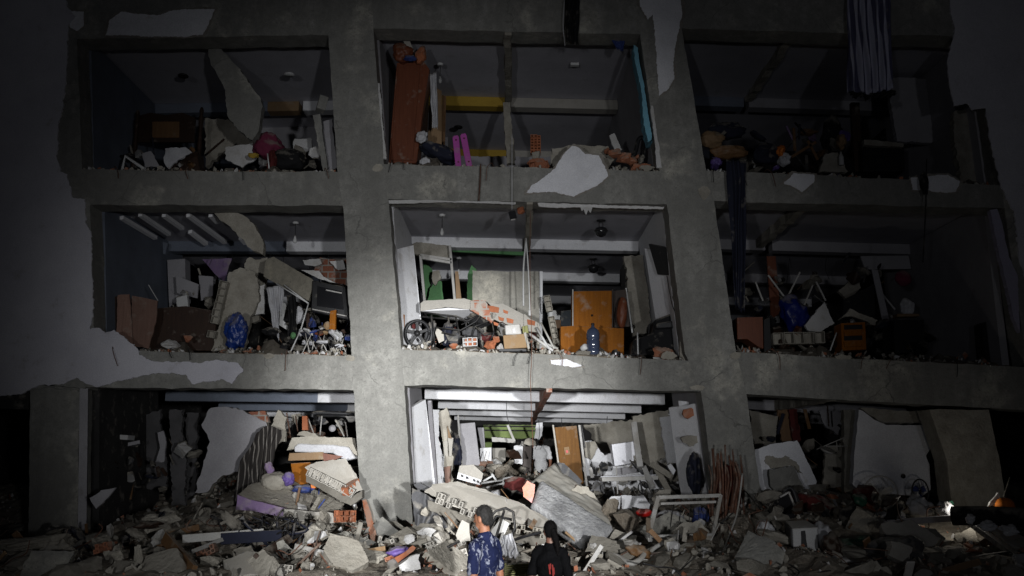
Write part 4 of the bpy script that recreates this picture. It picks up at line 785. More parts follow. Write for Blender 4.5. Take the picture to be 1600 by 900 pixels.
clutter('in the top left room', 200, 500, 235, 268, 15.6, 22, 1, dk); clutter('in the top middle room', 850, 1010, 245, 266, 15.3, 8, 2, [rough_c, terra, plfrag])
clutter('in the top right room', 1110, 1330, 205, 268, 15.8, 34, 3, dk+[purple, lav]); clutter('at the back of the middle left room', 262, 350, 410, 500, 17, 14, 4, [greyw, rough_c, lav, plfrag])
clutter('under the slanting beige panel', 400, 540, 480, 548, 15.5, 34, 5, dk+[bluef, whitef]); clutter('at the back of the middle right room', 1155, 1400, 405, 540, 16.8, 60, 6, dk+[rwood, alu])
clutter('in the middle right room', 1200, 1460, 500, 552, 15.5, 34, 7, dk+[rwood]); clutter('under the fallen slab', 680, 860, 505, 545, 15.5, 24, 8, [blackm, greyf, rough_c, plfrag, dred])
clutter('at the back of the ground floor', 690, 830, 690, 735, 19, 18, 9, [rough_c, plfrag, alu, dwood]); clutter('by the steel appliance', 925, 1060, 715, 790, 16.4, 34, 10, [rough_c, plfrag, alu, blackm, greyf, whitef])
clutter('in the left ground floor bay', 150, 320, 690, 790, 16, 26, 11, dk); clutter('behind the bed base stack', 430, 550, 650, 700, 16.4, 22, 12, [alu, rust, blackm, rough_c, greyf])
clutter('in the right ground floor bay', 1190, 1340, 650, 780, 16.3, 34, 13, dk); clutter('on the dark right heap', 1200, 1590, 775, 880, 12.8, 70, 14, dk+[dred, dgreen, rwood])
clutter('on the left heap', 60, 560, 800, 885, 12.3, 60, 15, [rough_dim, bwood, alu, dwood, greyf, navyf, plfrag, rough_dim])
clutter('inside the tipped window frame', 1025, 1110, 795, 835, 13.5, 14, 16, [alu, whitef, bluef, rough_c, dwood]); clutter('on the lavender mattress', 430, 560, 765, 798, 13.9, 18, 17, [rough_c, plfrag, bluef, terra, beigef])
clutter('on the centre heap', 650, 830, 765, 860, 12.6, 26, 18, [plfrag, beigef, rough_c, alu]); clutter('on the heap beside the wrapped mattress', 930, 1120, 830, 885, 12, 30, 19, [dwood, rough_c, alu, bwood, plfrag])
hr = random.Random(77)
for i in range(26):
    x, y = hr.choice(((hr.uniform(650, 1080), hr.uniform(618, 660)), (hr.uniform(190, 540), hr.uniform(384, 400)), (hr.uniform(1130, 1420), hr.uniform(388, 402)))); YY = 17.8+hr.uniform(0, 2)
    tube('wire', [(x, y, YY), (x+hr.uniform(-3, 3), y+hr.uniform(10, 30), YY), (x+hr.uniform(-8, 8), y+hr.uniform(35, 70), YY)], .006, blackp, n=5, group='wires dangling from the rear beams', label='thin wire dangling from a rear beam', cat='wire')
# ------------------------------------------------------------ chunks, bricks and rubble
protos = []
for i in range(14):
    vs_, fs_ = hull_verts(random.Random(900+i), rr.choice((9, 11, 13, 16)), rr.uniform(.4, .9)); protos.append((vs_, fs_))
pm = {}
def proto(i, m, key):
    if (i, key) not in pm:
        me = bpy.data.meshes.new(key); me.from_pydata(protos[i][0], [], protos[i][1]); me.materials.append(m); pm[(i, key)] = me
    return pm[(i, key)]
KN = {'c': ('concrete_chunk', rough_c, 'concrete chunk', 'grey jagged concrete chunk'), 'b': ('brick_fragment', terra, 'brick fragment', 'orange-brown brick fragment'), 'w': ('plaster_fragment', plfrag, 'plaster fragment', 'white plaster fragment')}
def chunk(kind, p, s, rot, where):
    nm, m, cat, lb = KN[kind]; o = bpy.data.objects.new(nm, proto(rr.randrange(14), m, nm)); COL.objects.link(o)
    a = sum(s)/3; sz = 'fist-sized' if a < .085 else ('head-sized' if a < .125 else 'large'); sh = 'flat' if s[2] < .62*s[1] else ('long' if s[0] > 1.55*s[1] else 'blocky')
    o.location = p; o.scale = s; o.rotation_euler = rot; o['label'] = sz+' '+sh+' '+{'c': 'grey', 'b': 'orange-brown', 'w': 'white'}[kind]+' '+cat+' '+where; o['category'] = cat; o['group'] = sz+' '+sh+' '+cat+'s '+where; return o
def merged(name, items, m, lab):
    V_ = []; F_ = []
    for i, p, s, e in items:
        M = Euler(e).to_matrix(); o_ = len(V_)
        V_ += [Vector(p)+M @ Vector((v.x*s[0], v.y*s[1], v.z*s[2])) for v in protos[i][0]]; F_ += [tuple(x+o_ for x in f) for f in protos[i][1]]
    mk(name, V_, F_, m, kind='stuff', label=lab, cat='rubble')
small = {'c': [], 'b': [], 'w': []}
def zone(x, y):
    px = 800+x/y*F*1.03
    d = 'near the bottom edge' if y < 11.6 else ('halfway up the heap' if y < 13.6 else 'high on the heap')
    for lim, nm in ((130, 'far left'), (330, 'left of the bent planks'), (565, 'left of the left pillar'), (700, 'by the left pillar'), (870, 'around the two people'), (1010, 'under the wrapped mattress'), (1200, 'by the right pillar'), (1400, 'right of the right pillar')):
        if px < lim: return nm+', '+d
    return 'far right, '+d
def kindat(x, y):
    px = 800+x/y*F*1.03; q = rr.random()
    if 560 < px < 760 and y < 15: return 'b' if q < .5 else ('w' if q < .66 else 'c')
    if px < 560: return 'b' if q < .12 else ('w' if q < .22 else 'c')
    return 'b' if q < .16 else ('w' if q < .30 else 'c')
def e3(): return (rr.uniform(0, 6.3), rr.uniform(0, 6.3), rr.uniform(0, 6.3))
cnt = {'c': 0, 'b': 0, 'w': 0}
for i in range(330):
    y = 10.4+(rr.random()**.8)*6.2; x = rr.uniform(-.62, .62)*y
    if 14.2 < y < 15.3 and (-2.6 < x < -1.5 or 3.1 < x < 4.3): continue
    k = kindat(x, y); s = rr.uniform(.07, .17)*(1.25 if k == 'c' else .8)
    if cnt[k] > 250: continue
    cnt[k] += 1
    chunk(k, (x, y, H(x, y)+s*.25), (s*rr.uniform(.8, 1.5), s*rr.uniform(.7, 1.2), s*rr.uniform(.5, .9)), (rr.uniform(-.5, .5), rr.uniform(-.5, .5), rr.uniform(0, 6.3)), zone(x, y))
for i in range(15000):
    y = 10.0+(rr.random()**.75)*9.5; x = rr.uniform(-.62, .62)*y; k = kindat(x, y); s = (.008+.055*rr.random()**2.2)*(1 if rr.random() < .9 else 1.6)
    if noise.noise(Vector((x*1.4, y*1.4, 11)))+.3*noise.noise(Vector((x*4, y*4, 2))) < rr.uniform(-.35, .15): continue
    small[k].append((rr.randrange(14), (x, y, H(x, y)+s*.3), (s*rr.uniform(.8, 1.6), s, s*rr.uniform(.4, .9)), e3()))
bs = random.Random(91)
ORD = ['first', 'second', 'third', 'fourth', 'fifth', 'sixth', 'seventh', 'eighth', 'ninth', 'tenth']
for i in range(44):
    y = bs.uniform(10.7, 13.6); x = bs.uniform(-.56, .56)*y; px = 800+x/y*F*1.03
    if 690 < px < 900 and y > 11.5: continue
    w_ = bs.uniform(.16, .46); z = H(x, y)+bs.uniform(.02, .16); m = bs.choice([rough_c, concrete, beigef, rough_c, plfrag if px > 500 and w_ < .24 else rough_c]); cth = bs.uniform(.05, .14)
    n_ = bs.choice((4, 5, 6)); tilt = Euler((bs.uniform(.3, 1.3), bs.uniform(-.5, .5), bs.uniform(-.6, .6))).to_matrix(); ring = []
    for a in range(n_):
        r0 = w_*bs.uniform(.7, 1.15); ring.append(Vector((x, y, z))+tilt @ Vector((r0*math.cos(a*6.283/n_+.4), r0*.75*math.sin(a*6.283/n_+.4), 0)))
    nrm = tilt @ Vector((0, 0, 1)); ring = jagged(ring, nrm, .018, .07, 500+i); bm = bmesh.new()
    vf = [bm.verts.new(v) for v in ring]; vb = [bm.verts.new(v-nrm*cth+Vector((bs.uniform(-.015, .015), 0, bs.uniform(-.015, .015)))) for v in ring]; f1 = bm.faces.new(vf); f2 = bm.faces.new(list(reversed(vb))); bm.normal_update()
    bmesh.ops.triangulate(bm, faces=[f1, f2], ngon_method='EAR_CLIP')
    for a in range(len(vf)): b = (a+1) % len(vf); bm.faces.new((vf[b], vf[a], vb[a], vb[b]))
    sz = 'small' if w_ < .26 else ('medium' if w_ < .36 else 'large'); cn = {rough_c: 'grey', concrete: 'smooth grey', beigef: 'beige', plfrag: 'white'}[m]; wh = zone(x, y)
    t = thing('broken_slab', sz+' '+cn+' broken slab '+wh, 'slab', (x, y, z), sz+' '+cn+' slabs '+wh)
    bmo('slab', bm, m, t)
    if bs.random() < .45 and m is not plfrag:
        for k in range(bs.choice((1, 2, 3))):
            p0 = bs.choice(ring)-nrm*cth*.5; d = (p0-Vector((x, y, z))).normalized(); tube('bar', [p0-d*.05, p0+d*.12, p0+d*bs.uniform(.2, .4)+Vector((bs.uniform(-.12, .12), 0, bs.uniform(-.1, .2)))], .008, rust, t, n=5)
for i in range(34):
    y = bs.uniform(10.6, 13.4); x = bs.uniform(-.58, .58)*y; px = 800+x/y*F*1.03
    if 690 < px < 900: continue
    z = H(x, y)+.05; L = bs.uniform(.3, .9); an = bs.uniform(-1, 1)*2.9; q = Vector((math.cos(an)*L*.5, bs.uniform(-.2, .2), bs.uniform(-.06, .28))); m, cn = bs.choice(((bwood, 'brown'), (dwood, 'dark'), (tanb, 'tan'), (alu, 'pale metal'), (bwood, 'brown')))
    wh = zone(x, y); bar('plank', Vector((x, y, z))-q, Vector((x, y, z))+q, bs.uniform(.03, .11), .022, m, group=cn+' planks '+wh, label=('long ' if L > .6 else 'short ')+cn+' plank '+wh, cat='plank')
for i in range(30):
    y = bs.uniform(10.6, 13.6); x = bs.uniform(-.56, .56)*y; p = Vector((x, y, H(x, y))); pts = [p]
    for k in range(4): pts.append(pts[-1]+Vector((bs.uniform(-.22, .22), bs.uniform(-.1, .1), bs.uniform(-.06, .16))))
    wh = zone(x, y); tube('rebar', pts, bs.choice((.006, .008, .01)), bs.choice([rust, blackp, rust]), n=6, group='bent bars '+wh, label='bent bar or cable '+wh, cat='rebar')
for i in range(16):
    y = bs.uniform(10.8, 13); x = bs.uniform(-.45, .02)*y; a = bs.uniform(-.6, .6); p = Vector((x, y, H(x, y)+.03)); wh = zone(x, y)
    blocks_edge('clay_block', p, p+Vector((math.cos(a)*.2, math.sin(a)*.15, bs.uniform(-.1, .12))), .11, 4, bs.choice([terra, beigef]), rows=2, depth=.12, drop=.3, group='clay blocks '+wh, label='broken hollow clay block '+wh, cat='clay block')
for i in range(22):
    pl_ = [(160, 548, 545, 556), (625, 546, 1065, 564), (1155, 550, 1500, 568), (150, 266, 520, 269), (606, 257, 1028, 268), (1110, 268, 1500, 284)][i % 6]; q_ = bs.random()
    p = at(pl_[0]+(pl_[2]-pl_[0])*q_, pl_[1]+(pl_[3]-pl_[1])*q_, Y0)+Vector((0, .1, .02)); dx = bs.uniform(-.15, .15)
    tube('rebar', [p, p+Vector((dx*.3, -.14, .04)), p+Vector((dx, -.22, -.06)), p+Vector((dx*1.3+bs.uniform(-.05, .05), -.2, -bs.uniform(.12, .3)))], .006, bs.choice((rust, blackp)), n=5, group='bars and wires hanging over the floor edges', label='thin bar or wire hanging over a floor edge', cat='rebar')
# spalled spots with bare bars on the frame
for i, (x, y, w_, h_) in enumerate(((1045, 556, 26, 14), (590, 262, 20, 12), (1100, 300, 18, 22), (1090, 606, 24, 10), (548, 560, 14, 10), (1150, 556, 20, 14), (1010, 262, 24, 10), (1318, 558, 30, 9), (420, 556, 20, 8))):
    plate('spalled_patch', [(x+w_*math.cos(a)*bs.uniform(.6, 1)*.6, y+h_*math.sin(a)*bs.uniform(.6, 1)*.6) for a in (0, .9, 1.8, 2.7, 3.6, 4.5, 5.4)], Y0-.014, .012, rough_c, B, jag=.012, step=.03)
# debris along the floor edges
FE = [[(150, 548), (545, 556)], [(622, 546), (845, 553), (1068, 564)], [(1152, 550), (1320, 560), (1580, 573)], [(130, 265), (525, 269)], [(603, 257), (820, 262), (1030, 268)], [(1106, 267), (1330, 277), (1560, 290)]]
FN = ['on the middle left floor edge', 'on the middle centre floor edge', 'on the middle right floor edge', 'on the top left floor edge', 'on the top middle floor edge', 'on the top right floor edge']
for fi, pl in enumerate(FE):
    dens = [1, 1.3, .8, .9, 1, .8][fi]
    for i in range(int(620*dens)):
        q = rr.random()*(len(pl)-1); j = min(int(q), len(pl)-2); px = pl[j][0]+(pl[j+1][0]-pl[j][0])*(q-j); py = pl[j][1]+(pl[j+1][1]-pl[j][1])*(q-j)
        if noise.noise(Vector((px*.018, fi*9, 4)))+.5*noise.noise(Vector((px*.06, fi*9, 8))) < rr.uniform(-.5, .12): continue
        b_ = at(px, py, Y0); d = rr.random()**1.7*1.6+.03; b_.y += d; s = .006+.05*rr.random()**2.2
        b_.x *= (Y0+d)/Y0; b_.z += max(0, (.35*noise.noise(Vector((b_.x*1.3, fi*5, 0)))+.15))*min(1, d*1.4)+s*.4
        k = 'c' if rr.random() < .62 else ('b' if rr.random() < .4 else 'w')
        small[k].append((rr.randrange(14), tuple(b_), (s*1.3, s, s*.8), e3()))
    for i in range(int(20*dens)):
        q = rr.random()*(len(pl)-1); j = min(int(q), len(pl)-2); px = pl[j][0]+(pl[j+1][0]-pl[j][0])*(q-j); py = pl[j][1]+(pl[j+1][1]-pl[j][1])*(q-j)
        s = rr.uniform(.05, .12); b_ = at(px, py, Y0)+Vector((0, rr.uniform(.12, .7), s*.5)); k = 'c' if rr.random() < .6 else ('b' if rr.random() < .5 else 'w')
        if cnt[k] > 285: continue
        cnt[k] += 1; chunk(k, b_, (s*1.3, s, s*.75), (0, 0, rr.uniform(0, 6)), FN[fi])
    # dust bank that carries the chunks
    vs_ = []; fs_ = []; n = 60
    for i in range(n+1):
        q = i/n*(len(pl)-1); j = min(int(q), len(pl)-2); px = pl[j][0]+(pl[j+1][0]-pl[j][0])*(q-j); py = pl[j][1]+(pl[j+1][1]-pl[j][1])*(q-j); b_ = at(px, py, Y0)
        hN = max(.0, .12+.38*noise.noise(Vector((px*.02, fi*7, 2)))+.08*noise.noise(Vector((px*.1, fi*7, 5))))
        for (dy, hz) in ((.04, -.02), (.04, .01), (.25, .35*hN+.01), (.7, hN+.02), (1.3, hN*1.3), (2.4, .02)):
            vs_.append(b_+Vector((b_.x*dy/Y0, dy, hz+.03*noise.noise(Vector((px*.15, dy*5, fi))))))
    for i in range(n):
        for k in range(5): fs_.append((i*6+k, i*6+k+1, i*6+6+k+1, i*6+6+k))
    mk('dust_bank', vs_, fs_, dirtc, kind='stuff', label='bank of dust and crumbs along the floor edge', cat='rubble')
merged('concrete_rubble', small['c'], rough_c, 'fine grey rubble scattered over the heap and floors')
merged('brick_rubble', small['b'], terra, 'fine orange brick rubble scattered over the heap')
merged('plaster_rubble', small['w'], plfrag, 'fine white plaster crumbs scattered over the heap')
# ------------------------------------------------------------ ground left
def item(fn, *a, **k): return fn(*a, **k)
plate('wall_panel', [(326, 640), (342, 636), (372, 640), (392, 648), (416, 660), (420, 672), (400, 700), (380, 715), (376, 735), (345, 745), (318, 770), (305, 770), (318, 720), (328, 690), (316, 668)], 15.3, .14, greyw, jag=.025, edge=rough_c, label='big pale wall panel with ragged edges standing in the ground floor left bay', cat='wall panel')
plate('brick_remnant', [(388, 644), (414, 642), (420, 660), (400, 664)], 15.35, .1, brickm, jag=.02, label='brick patch at the upper right corner of the big pale panel', cat='brickwork')
cloth('blanket', [(376, 720), (402, 676), (420, 664), (440, 672)], [(364, 790), (376, 790), (400, 770), (424, 735)], 14.7, wavym, folds=4, amp=.06, nv=30, label='dark blanket with pale wavy stripes draped down the heap', cat='blanket')
plate('box_spring', [(435, 640), (448, 652), (445, 690), (432, 694), (424, 665)], 15.0, .08, rough_c, jag=.02, label='dusty grey slab leaning behind the striped blanket', cat='slab')
t = thing('mattress', 'dusty lavender mattress lying on the heap left of the pillar', 'mattress', at(440, 800, 13.9))
plate('mattress_top', [(372, 772, 13.6), (395, 755, 14.3), (450, 745, 14.8), (545, 780, 14.6), (520, 802, 13.9), (440, 800, 13.6)], 14, .02, rough_c, t, jag=.01, ox=Vector((0, 0, -.04)))
plate('mattress_side', [(371, 773), (400, 783), (450, 796), (500, 801), (500, 810), (445, 808), (400, 800), (368, 796)], 13.55, .25, lav, t, jag=.008)
t = thing('bed_stack', 'stack of broken bed bases and white mattress in front of the left pillar', 'bed base', at(505, 740, 14.4))
plate('bed_base', [(456, 684), (478, 682), (550, 684), (558, 712), (548, 706), (460, 702), (448, 704)], 14.5, .5, rough_c, t, jag=.012)
plate('mattress', [(460, 698), (466, 693), (520, 695), (544, 698), (556, 716), (540, 720), (520, 708), (460, 706)], 14.42, .4, whitef, t, bevel=.015)
plate('bed_board', [(452, 708), (505, 706), (507, 718), (450, 720)], 14.4, .3, tanb, t, bevel=.005)
plate('bed_board', [(504, 708), (536, 713), (520, 720), (506, 722)], 14.4, .2, rwood, t)
plate('cabinet', [(454, 724), (485, 722), (492, 752), (470, 758), (458, 750)], 14.6, .4, owood, bevel=.008, label='orange-brown wooden chest under the bed base stack', cat='chest')
crumple('purple_bag', at(451, 748, 14.2), (.09, .08, .09), purple, seed=120, label='purple bag left of the orange-brown chest', cat='bag')
crumple('dusty_sack', at(430, 752, 14.3), (.22, .15, .14), rough_c, seed=121, amp=.2, label='grey dusty sack right of the striped blanket', cat='sack')
crumple('dusty_sack', at(421, 732, 14.3), (.06, .06, .1), lav, seed=122, rot=-20, label='small lilac bag peeking above the grey dusty sack', cat='bag')
crumple('bundle', at(472, 764, 14.1), (.14, .1, .06), bluef, seed=123, label='bluish bundle on the lavender mattress', cat='bundle'); plate('orange_box', [(485, 754), (493, 754), (493, 763), (486, 763)], 14.1, .1, orangep, bevel=.004, label='tiny orange box beside the bluish bundle', cat='box')
t = thing('block_slab', 'slanted floor slab with a broken hollow block edge beside the left pillar', 'slab', at(530, 770, 14))
plate('slab', [(476, 730, 13.9), (490, 724, 14.0), (540, 716, 14.2), (556, 740, 14.15), (566, 765, 14.0), (545, 776, 13.8)], 14, .03, beigef, t, jag=.012, ox=Vector((0, .02, -.06)))
blocks_edge('block_edge', at(477, 742, 13.86), at(548, 778, 13.8), .13, 11, beigef, t, depth=.12, drop=.1)
blocks_edge('block_edge', at(546, 775, 13.8), at(566, 760, 14.1), .13, 3, terra_c, t, depth=.12, drop=0)
t = thing('block_beam', 'long beige beam piece ending in orange hollow bricks', 'beam piece', at(500, 815, 13.3))
plate('beam', [(443, 795), (520, 802), (522, 817), (443, 812)], 13.35, .14, beigef, t, jag=.006)
blocks_edge('brick_end', at(521, 816, 13.35), at(556, 816, 13.4), .16, 4, terra_c, t, depth=.18, rows=2, drop=.05)
plate('leaning_brick_wall', [(566, 782, 13.8), (572, 780, 13.8), (606, 893, 12.6), (590, 893, 12.6)], 13.3, .08, terra_c, jag=.01, label='orange brick strip leaning against the left pillar', cat='brick strip')
plate('leaning_batten', [(572, 780, 13.9), (577, 782, 13.9), (614, 893, 12.7), (606, 893, 12.7)], 13.3, .06, beigef, jag=.006, label='pale plaster strip alongside the orange brick strip', cat='plaster strip')
t = rock('boulder', at(545, 872, 12.2), (.42, .35, .30), rough_c, seed=131, label='big grey concrete boulder at the foot of the left pillar', cat='boulder')
plate('slab_face', [(482, 880), (500, 852), (545, 845), (560, 866), (562, 900), (478, 900)], 11.85, .25, beigef, jag=.02, label='smooth beige slab face in front of the big boulder', cat='slab')
rock('concrete_lump', at(490, 838, 12.6), (.18, .2, .2), rough_c, seed=132, label='rounded grey lump left of the big boulder', cat='concrete lump')
plate('plaster_fragment', [(480, 846), (500, 830), (502, 840), (490, 858), (480, 862)], 12.2, .05, plfrag, jag=.01, label='white shard tangled with black wire', cat='plaster')
plate('plaster_fragment', [(452, 870), (470, 858), (468, 872), (452, 878)], 12, .05, plfrag, jag=.008, label='white flat shard left of the beige slab face', cat='plaster')
plate('plaster_fragment', [(366, 815), (380, 806), (385, 822), (372, 830)], 12.9, .05, plfrag, jag=.01, label='white piece under the cables at the left', cat='plaster')
plate('slab_edge_fill', [(668, 781), (775, 824), (868, 844), (868, 858), (775, 843), (668, 796)], 12.83, .25, rough_dim, B, jag=.012)
plate('slab_edge_fill', [(478, 741), (548, 777), (566, 766), (566, 778), (548, 790), (478, 753)], 13.95, .2, rough_dim, B, jag=.01)
# wires at lower left
wr = random.Random(21)
for i in range(16):
    x = wr.uniform(360, 465); y = wr.uniform(800, 830); pts = [(x, y, 12.6)]
    for k in range(4): pts.append((x+wr.uniform(-35, 35), y+wr.uniform(-6, 45), 12.4+wr.uniform(-.3, .3)))
    tube('cable', pts, wr.choice((.008, .012, .02)), [blackp, navyf, blackp, blackm][i % 4], group='cable tangle left of the pillar', label=('thin', 'short', 'thick', 'looping')[i//4]+' dark '+('blue', 'black')[i % 4 != 1]+' cable in the tangle on the left heap', cat='cable')
for i, (a, b, w_, d_, m, lb) in enumerate((((372, 893, 11.2), (452, 842, 12.2), .12, .07, dwood, 'long dark plank rising to the right at the bottom left'), ((258, 840, 11.8), (302, 893, 10.9), .14, .06, bwood, 'brown plank sloping down to the right at the bottom left'),
        ((250, 850, 12), (255, 868, 12), .1, .06, bwood, 'short brown stub by the sloping brown plank'), ((285, 842, 11.9), (412, 832, 12.2), .1, .03, pvc, 'long pale strip lying flat at the bottom left'), ((300, 862, 11.6), (360, 838, 12.1), .05, .03, pvc, 'thin pale strip crossing the long one'),
        ((345, 842, 12), (440, 836, 12.2), .14, .05, navyf, 'dark blue board under the cables'), ((480, 893, 11.3), (500, 830, 12.0), .02, .02, rust, 'rusty bar leaning at the beige slab face'), ((455, 893, 11.3), (500, 850, 11.6), .03, .03, rust, 'bent rusty angle bar at the bottom left'),
        ((500, 865, 11.5), (520, 893, 11.3), .02, .02, rust, 'short rusty bar in front of the beige slab face'))):
    bar('plank' if m in (dwood, bwood, navyf) else 'strip', at(*a), at(*b), w_, d_, m, label=lb, cat='plank' if m in (dwood, bwood, navyf) else 'strip')
crumple('blue_rag', at(382, 876, 11.6), (.07, .06, .09), bluef, seed=133, label='dark blue rag at the bottom left', cat='rag')
for i, (x, y, Y, s, lb) in enumerate(((60, 850, 11.8, (.62, .3, .16), 'long dark slab-like boulder at the far lower left'), (95, 862, 11.5, (.3, .25, .16), 'brownish boulder right of the long dark one'), (190, 868, 11.4, (.25, .2, .14), 'pale angular stone in the lower left heap'),
        (215, 875, 11.2, (.14, .1, .2), 'upright stone beside the pale angular one'), (255, 820, 12.6, (.35, .2, .16), 'grey stone above the sloping brown plank'), (150, 842, 12.3, (.35, .2, .1), 'flat lilac-grey stone in the lower left heap'), (330, 875, 11.5, (.2, .15, .08), 'flat stone under the thin pale strip'))):
    rock('boulder', at(x, y, Y), s, rough_c, seed=140+i, label=lb, cat='boulder')
plate('panel', [(140, 778), (158, 766), (180, 762), (168, 778), (150, 795)], 13.6, .05, greyw, jag=.01, label='grey flat shard standing by the ground floor left column', cat='shard')
t = thing('table', 'overturned table with white edge inside the dark left bay', 'table', at(190, 760, 16))
bar('top', at(142, 680, 16), at(205, 684, 16), .08, .3, whitep, t); bar('top', at(172, 702, 16.2), at(218, 692, 16.4), .06, .3, greyw, t); bar('leg', at(171, 705, 16.2), at(166, 755, 16.2), .03, .03, alu, t)
plate('towel', [(246, 676), (255, 673), (260, 690), (256, 722), (243, 722), (250, 700)], 16.4, .05, greyw, jag=.008, label='folded grey-blue cloth hanging inside the dark left bay', cat='cloth')
plate('yellow_panel', [(136, 634), (195, 640), (200, 648), (138, 652)], 17, .05, mat('ochre', (.16, .10, .02), rnd=0), B)
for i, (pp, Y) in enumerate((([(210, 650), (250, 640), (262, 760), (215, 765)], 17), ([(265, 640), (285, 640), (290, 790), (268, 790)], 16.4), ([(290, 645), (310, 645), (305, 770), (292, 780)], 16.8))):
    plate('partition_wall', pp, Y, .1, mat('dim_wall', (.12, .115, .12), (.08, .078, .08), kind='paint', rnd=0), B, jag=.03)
rd = random.Random(33)
for i, (x0, y0, x1, y1) in enumerate(((462, 650, 466, 680), (482, 655, 492, 682), (503, 650, 500, 680), (524, 656, 538, 682), (540, 660, 543, 682), (448, 645, 455, 690))):
    bar('hanging_pipe', at(x0, y0, 16.2), at(x1, y1, 16), .02, .02, [rust, pvc, pvc, pvc, alu, rust][i], group='thin pipes behind the bed base stack', label='thin pipe hanging behind the bed base stack', cat='pipe')
plate('barrel', [(472, 650), (480, 650), (481, 672), (472, 672)], 16, .1, terra_c, label='upright orange pipe behind the bed base stack', cat='pipe')
tube('pipe', [(488, 652, 15.6), (495, 645, 15.6), (552, 647, 15.6)], .035, blackp, label='thick black pipe bending along the ceiling by the left pillar', cat='pipe')
plate('rubble_slab', [(464, 680), (475, 673), (492, 677), (500, 684)], 15, .15, rough_c, jag=.02, label='small mound of mortar on the bed base stack', cat='mortar')
lathe('mirror', at(520, 670, 16), [(.01, 0), (.06, .03), (.06, .05), (.01, .08)], greyw, rot=(80, 0, 0), n=14, label='small round fan head behind the bed stack', cat='fan')
# ------------------------------------------------------------ ground centre, inside
plate('door_jamb', [(668, 626), (674, 626), (684, 768), (678, 768)], 16.9, .2, greyw, B)
plate('wall', [(674, 640), (686, 640), (698, 770), (684, 770)], 17.2, .2, whitew, B, jag=.012)
t = thing('torn_wall', 'tall torn wall end of layered plaster and brick left of the grey door', 'wall remnant', at(702, 768, 17.3))
plate('wall', [(688, 642), (698, 636), (704, 660), (703, 690), (708, 720), (704, 770), (692, 770), (690, 710), (686, 680)], 17.2, .3, rough_c, t, jag=.03)
for i, pp in enumerate(([(699, 665), (706, 686), (700, 684)], [(700, 684), (708, 684), (706, 712), (702, 714)], [(692, 690), (699, 688), (700, 712), (694, 712)], [(694, 730), (704, 728), (705, 768), (696, 768)])):
    plate('layer', pp, 17.1, .08, [tanb, beigef, beigef, pwood][i], t, jag=.008)
crumple('hanging_wires', at(713, 710, 18), (.09, .08, .35), navyf, seed=150, amp=.4, label='dark bundle hanging behind the torn wall end', cat='bundle')
for nm, pp, Y, th, m, lb in (('door', [(718, 662), (742, 660), (752, 740), (722, 745)], 18.6, .05, greyw, 'tall grey door standing at the left of the ground floor room'),
        ('frame_post', [(714, 650), (717, 648), (724, 742), (721, 742)], 18.4, .08, alu, 'pale door frame post left of the tall grey door'),
        ('cupboard', [(746, 668), (756, 668), (758, 700), (752, 700)], 19.6, .2, greyw, 'narrow grey cupboard right of the tall grey door'),
        ('panel', [(750, 700), (768, 699), (768, 722), (751, 722)], 19.4, .1, whitew, 'low pale panel in the rear of the ground floor room'),
        ('panel', [(769, 700), (790, 700), (790, 722), (770, 724)], 20, .1, beigef, 'beige panel behind the rubble ridge'),
        ('shelf', [(768, 683), (805, 686), (805, 692), (769, 690)], 20.6, .15, alu, 'long grey shelf in front of the green wall'),
        ('cabinet', [(803, 697), (817, 694), (816, 726), (804, 724)], 20, .1, whitew, 'white ragged wall piece left of the dark doorway'),
        ('wall_piece', [(838, 661), (848, 660), (847, 680), (840, 690), (835, 688)], 20.5, .1, whitew, 'small white hanging wall piece above the doorway'),
        ('dark_cabinet', [(816, 692), (831, 690), (830, 758), (817, 758)], 20.2, .3, dwood, 'dark wooden cabinet side left of the person in white')):
    plate(nm, pp, Y, th, m, jag=.01 if 'wall' in lb else 0, bevel=.006 if 'wall' not in lb else 0, label=lb, cat=nm.replace('_', ' '))
plate('green_wall', [(755, 664), (838, 664), (838, 684), (802, 686), (770, 682), (768, 700), (757, 700)], 22.5, .1, olive, B, jag=.01)
for y in (664.5, 671): plate('shelf_board', [(757, y), (838, y+1), (838, y+3), (757, y+2)], 22.3, .15, voidm, B)
bar('rod', at(793, 664, 19.5), at(804, 690, 19.5), .05, .03, alu, label='pale rod slanting before the green wall', cat='rod')
t = thing('door', 'tall brown wooden door leaning left with a small picture on it', 'door', at(885, 760, 16.6))
plate('leaf', [(865, 668), (901, 665), (912, 755), (888, 760), (873, 728)], 16.6, .045, doorw, t, bevel=.004)
plate('picture', [(881, 699), (889, 698), (891, 710), (883, 711)], 16.56, .02, card, t); plate('picture_mark', [(884, 704), (887, 703), (888, 707), (885, 708)], 16.545, .008, red, t)
bar('frame', at(864, 664, 16.5), at(874, 735, 16.5), .03, .06, beigef, t); bar('frame', at(905, 664, 16.5), at(917, 760, 16.5), .04, .06, alu, t); bar('frame', at(908, 664, 16.7), at(914, 700, 16.7), .03, .06, blackm, t)
plate('broken_partition', [(911, 690), (928, 690), (935, 700), (945, 712), (958, 708), (1050, 690), (1062, 760), (1060, 790), (918, 790), (914, 740)], 17.5, .1, whitew, B, jag=.03)
plate('broken_partition', [(912, 690), (930, 690), (934, 700), (924, 718), (914, 714)], 17.4, .06, rough_c, B, jag=.015)
plate('broken_partition', [(990, 650), (1045, 640), (1052, 700), (1040, 740), (1010, 745), (1000, 700)], 17.2, .15, rough_c, B, jag=.04)
plate('broken_partition', [(912, 664), (1000, 656), (1000, 700), (958, 706), (944, 708), (930, 690)], 19.5, .1, rough_c, B, jag=.03)
plate('broken_partition', [(1031, 652), (1050, 648), (1062, 735), (1046, 740)], 16.8, .1, whitew, B, jag=.02)
t = thing('steel_hood', 'square stainless steel panel appliance in the ground floor room', 'appliance', at(975, 728, 16.9))
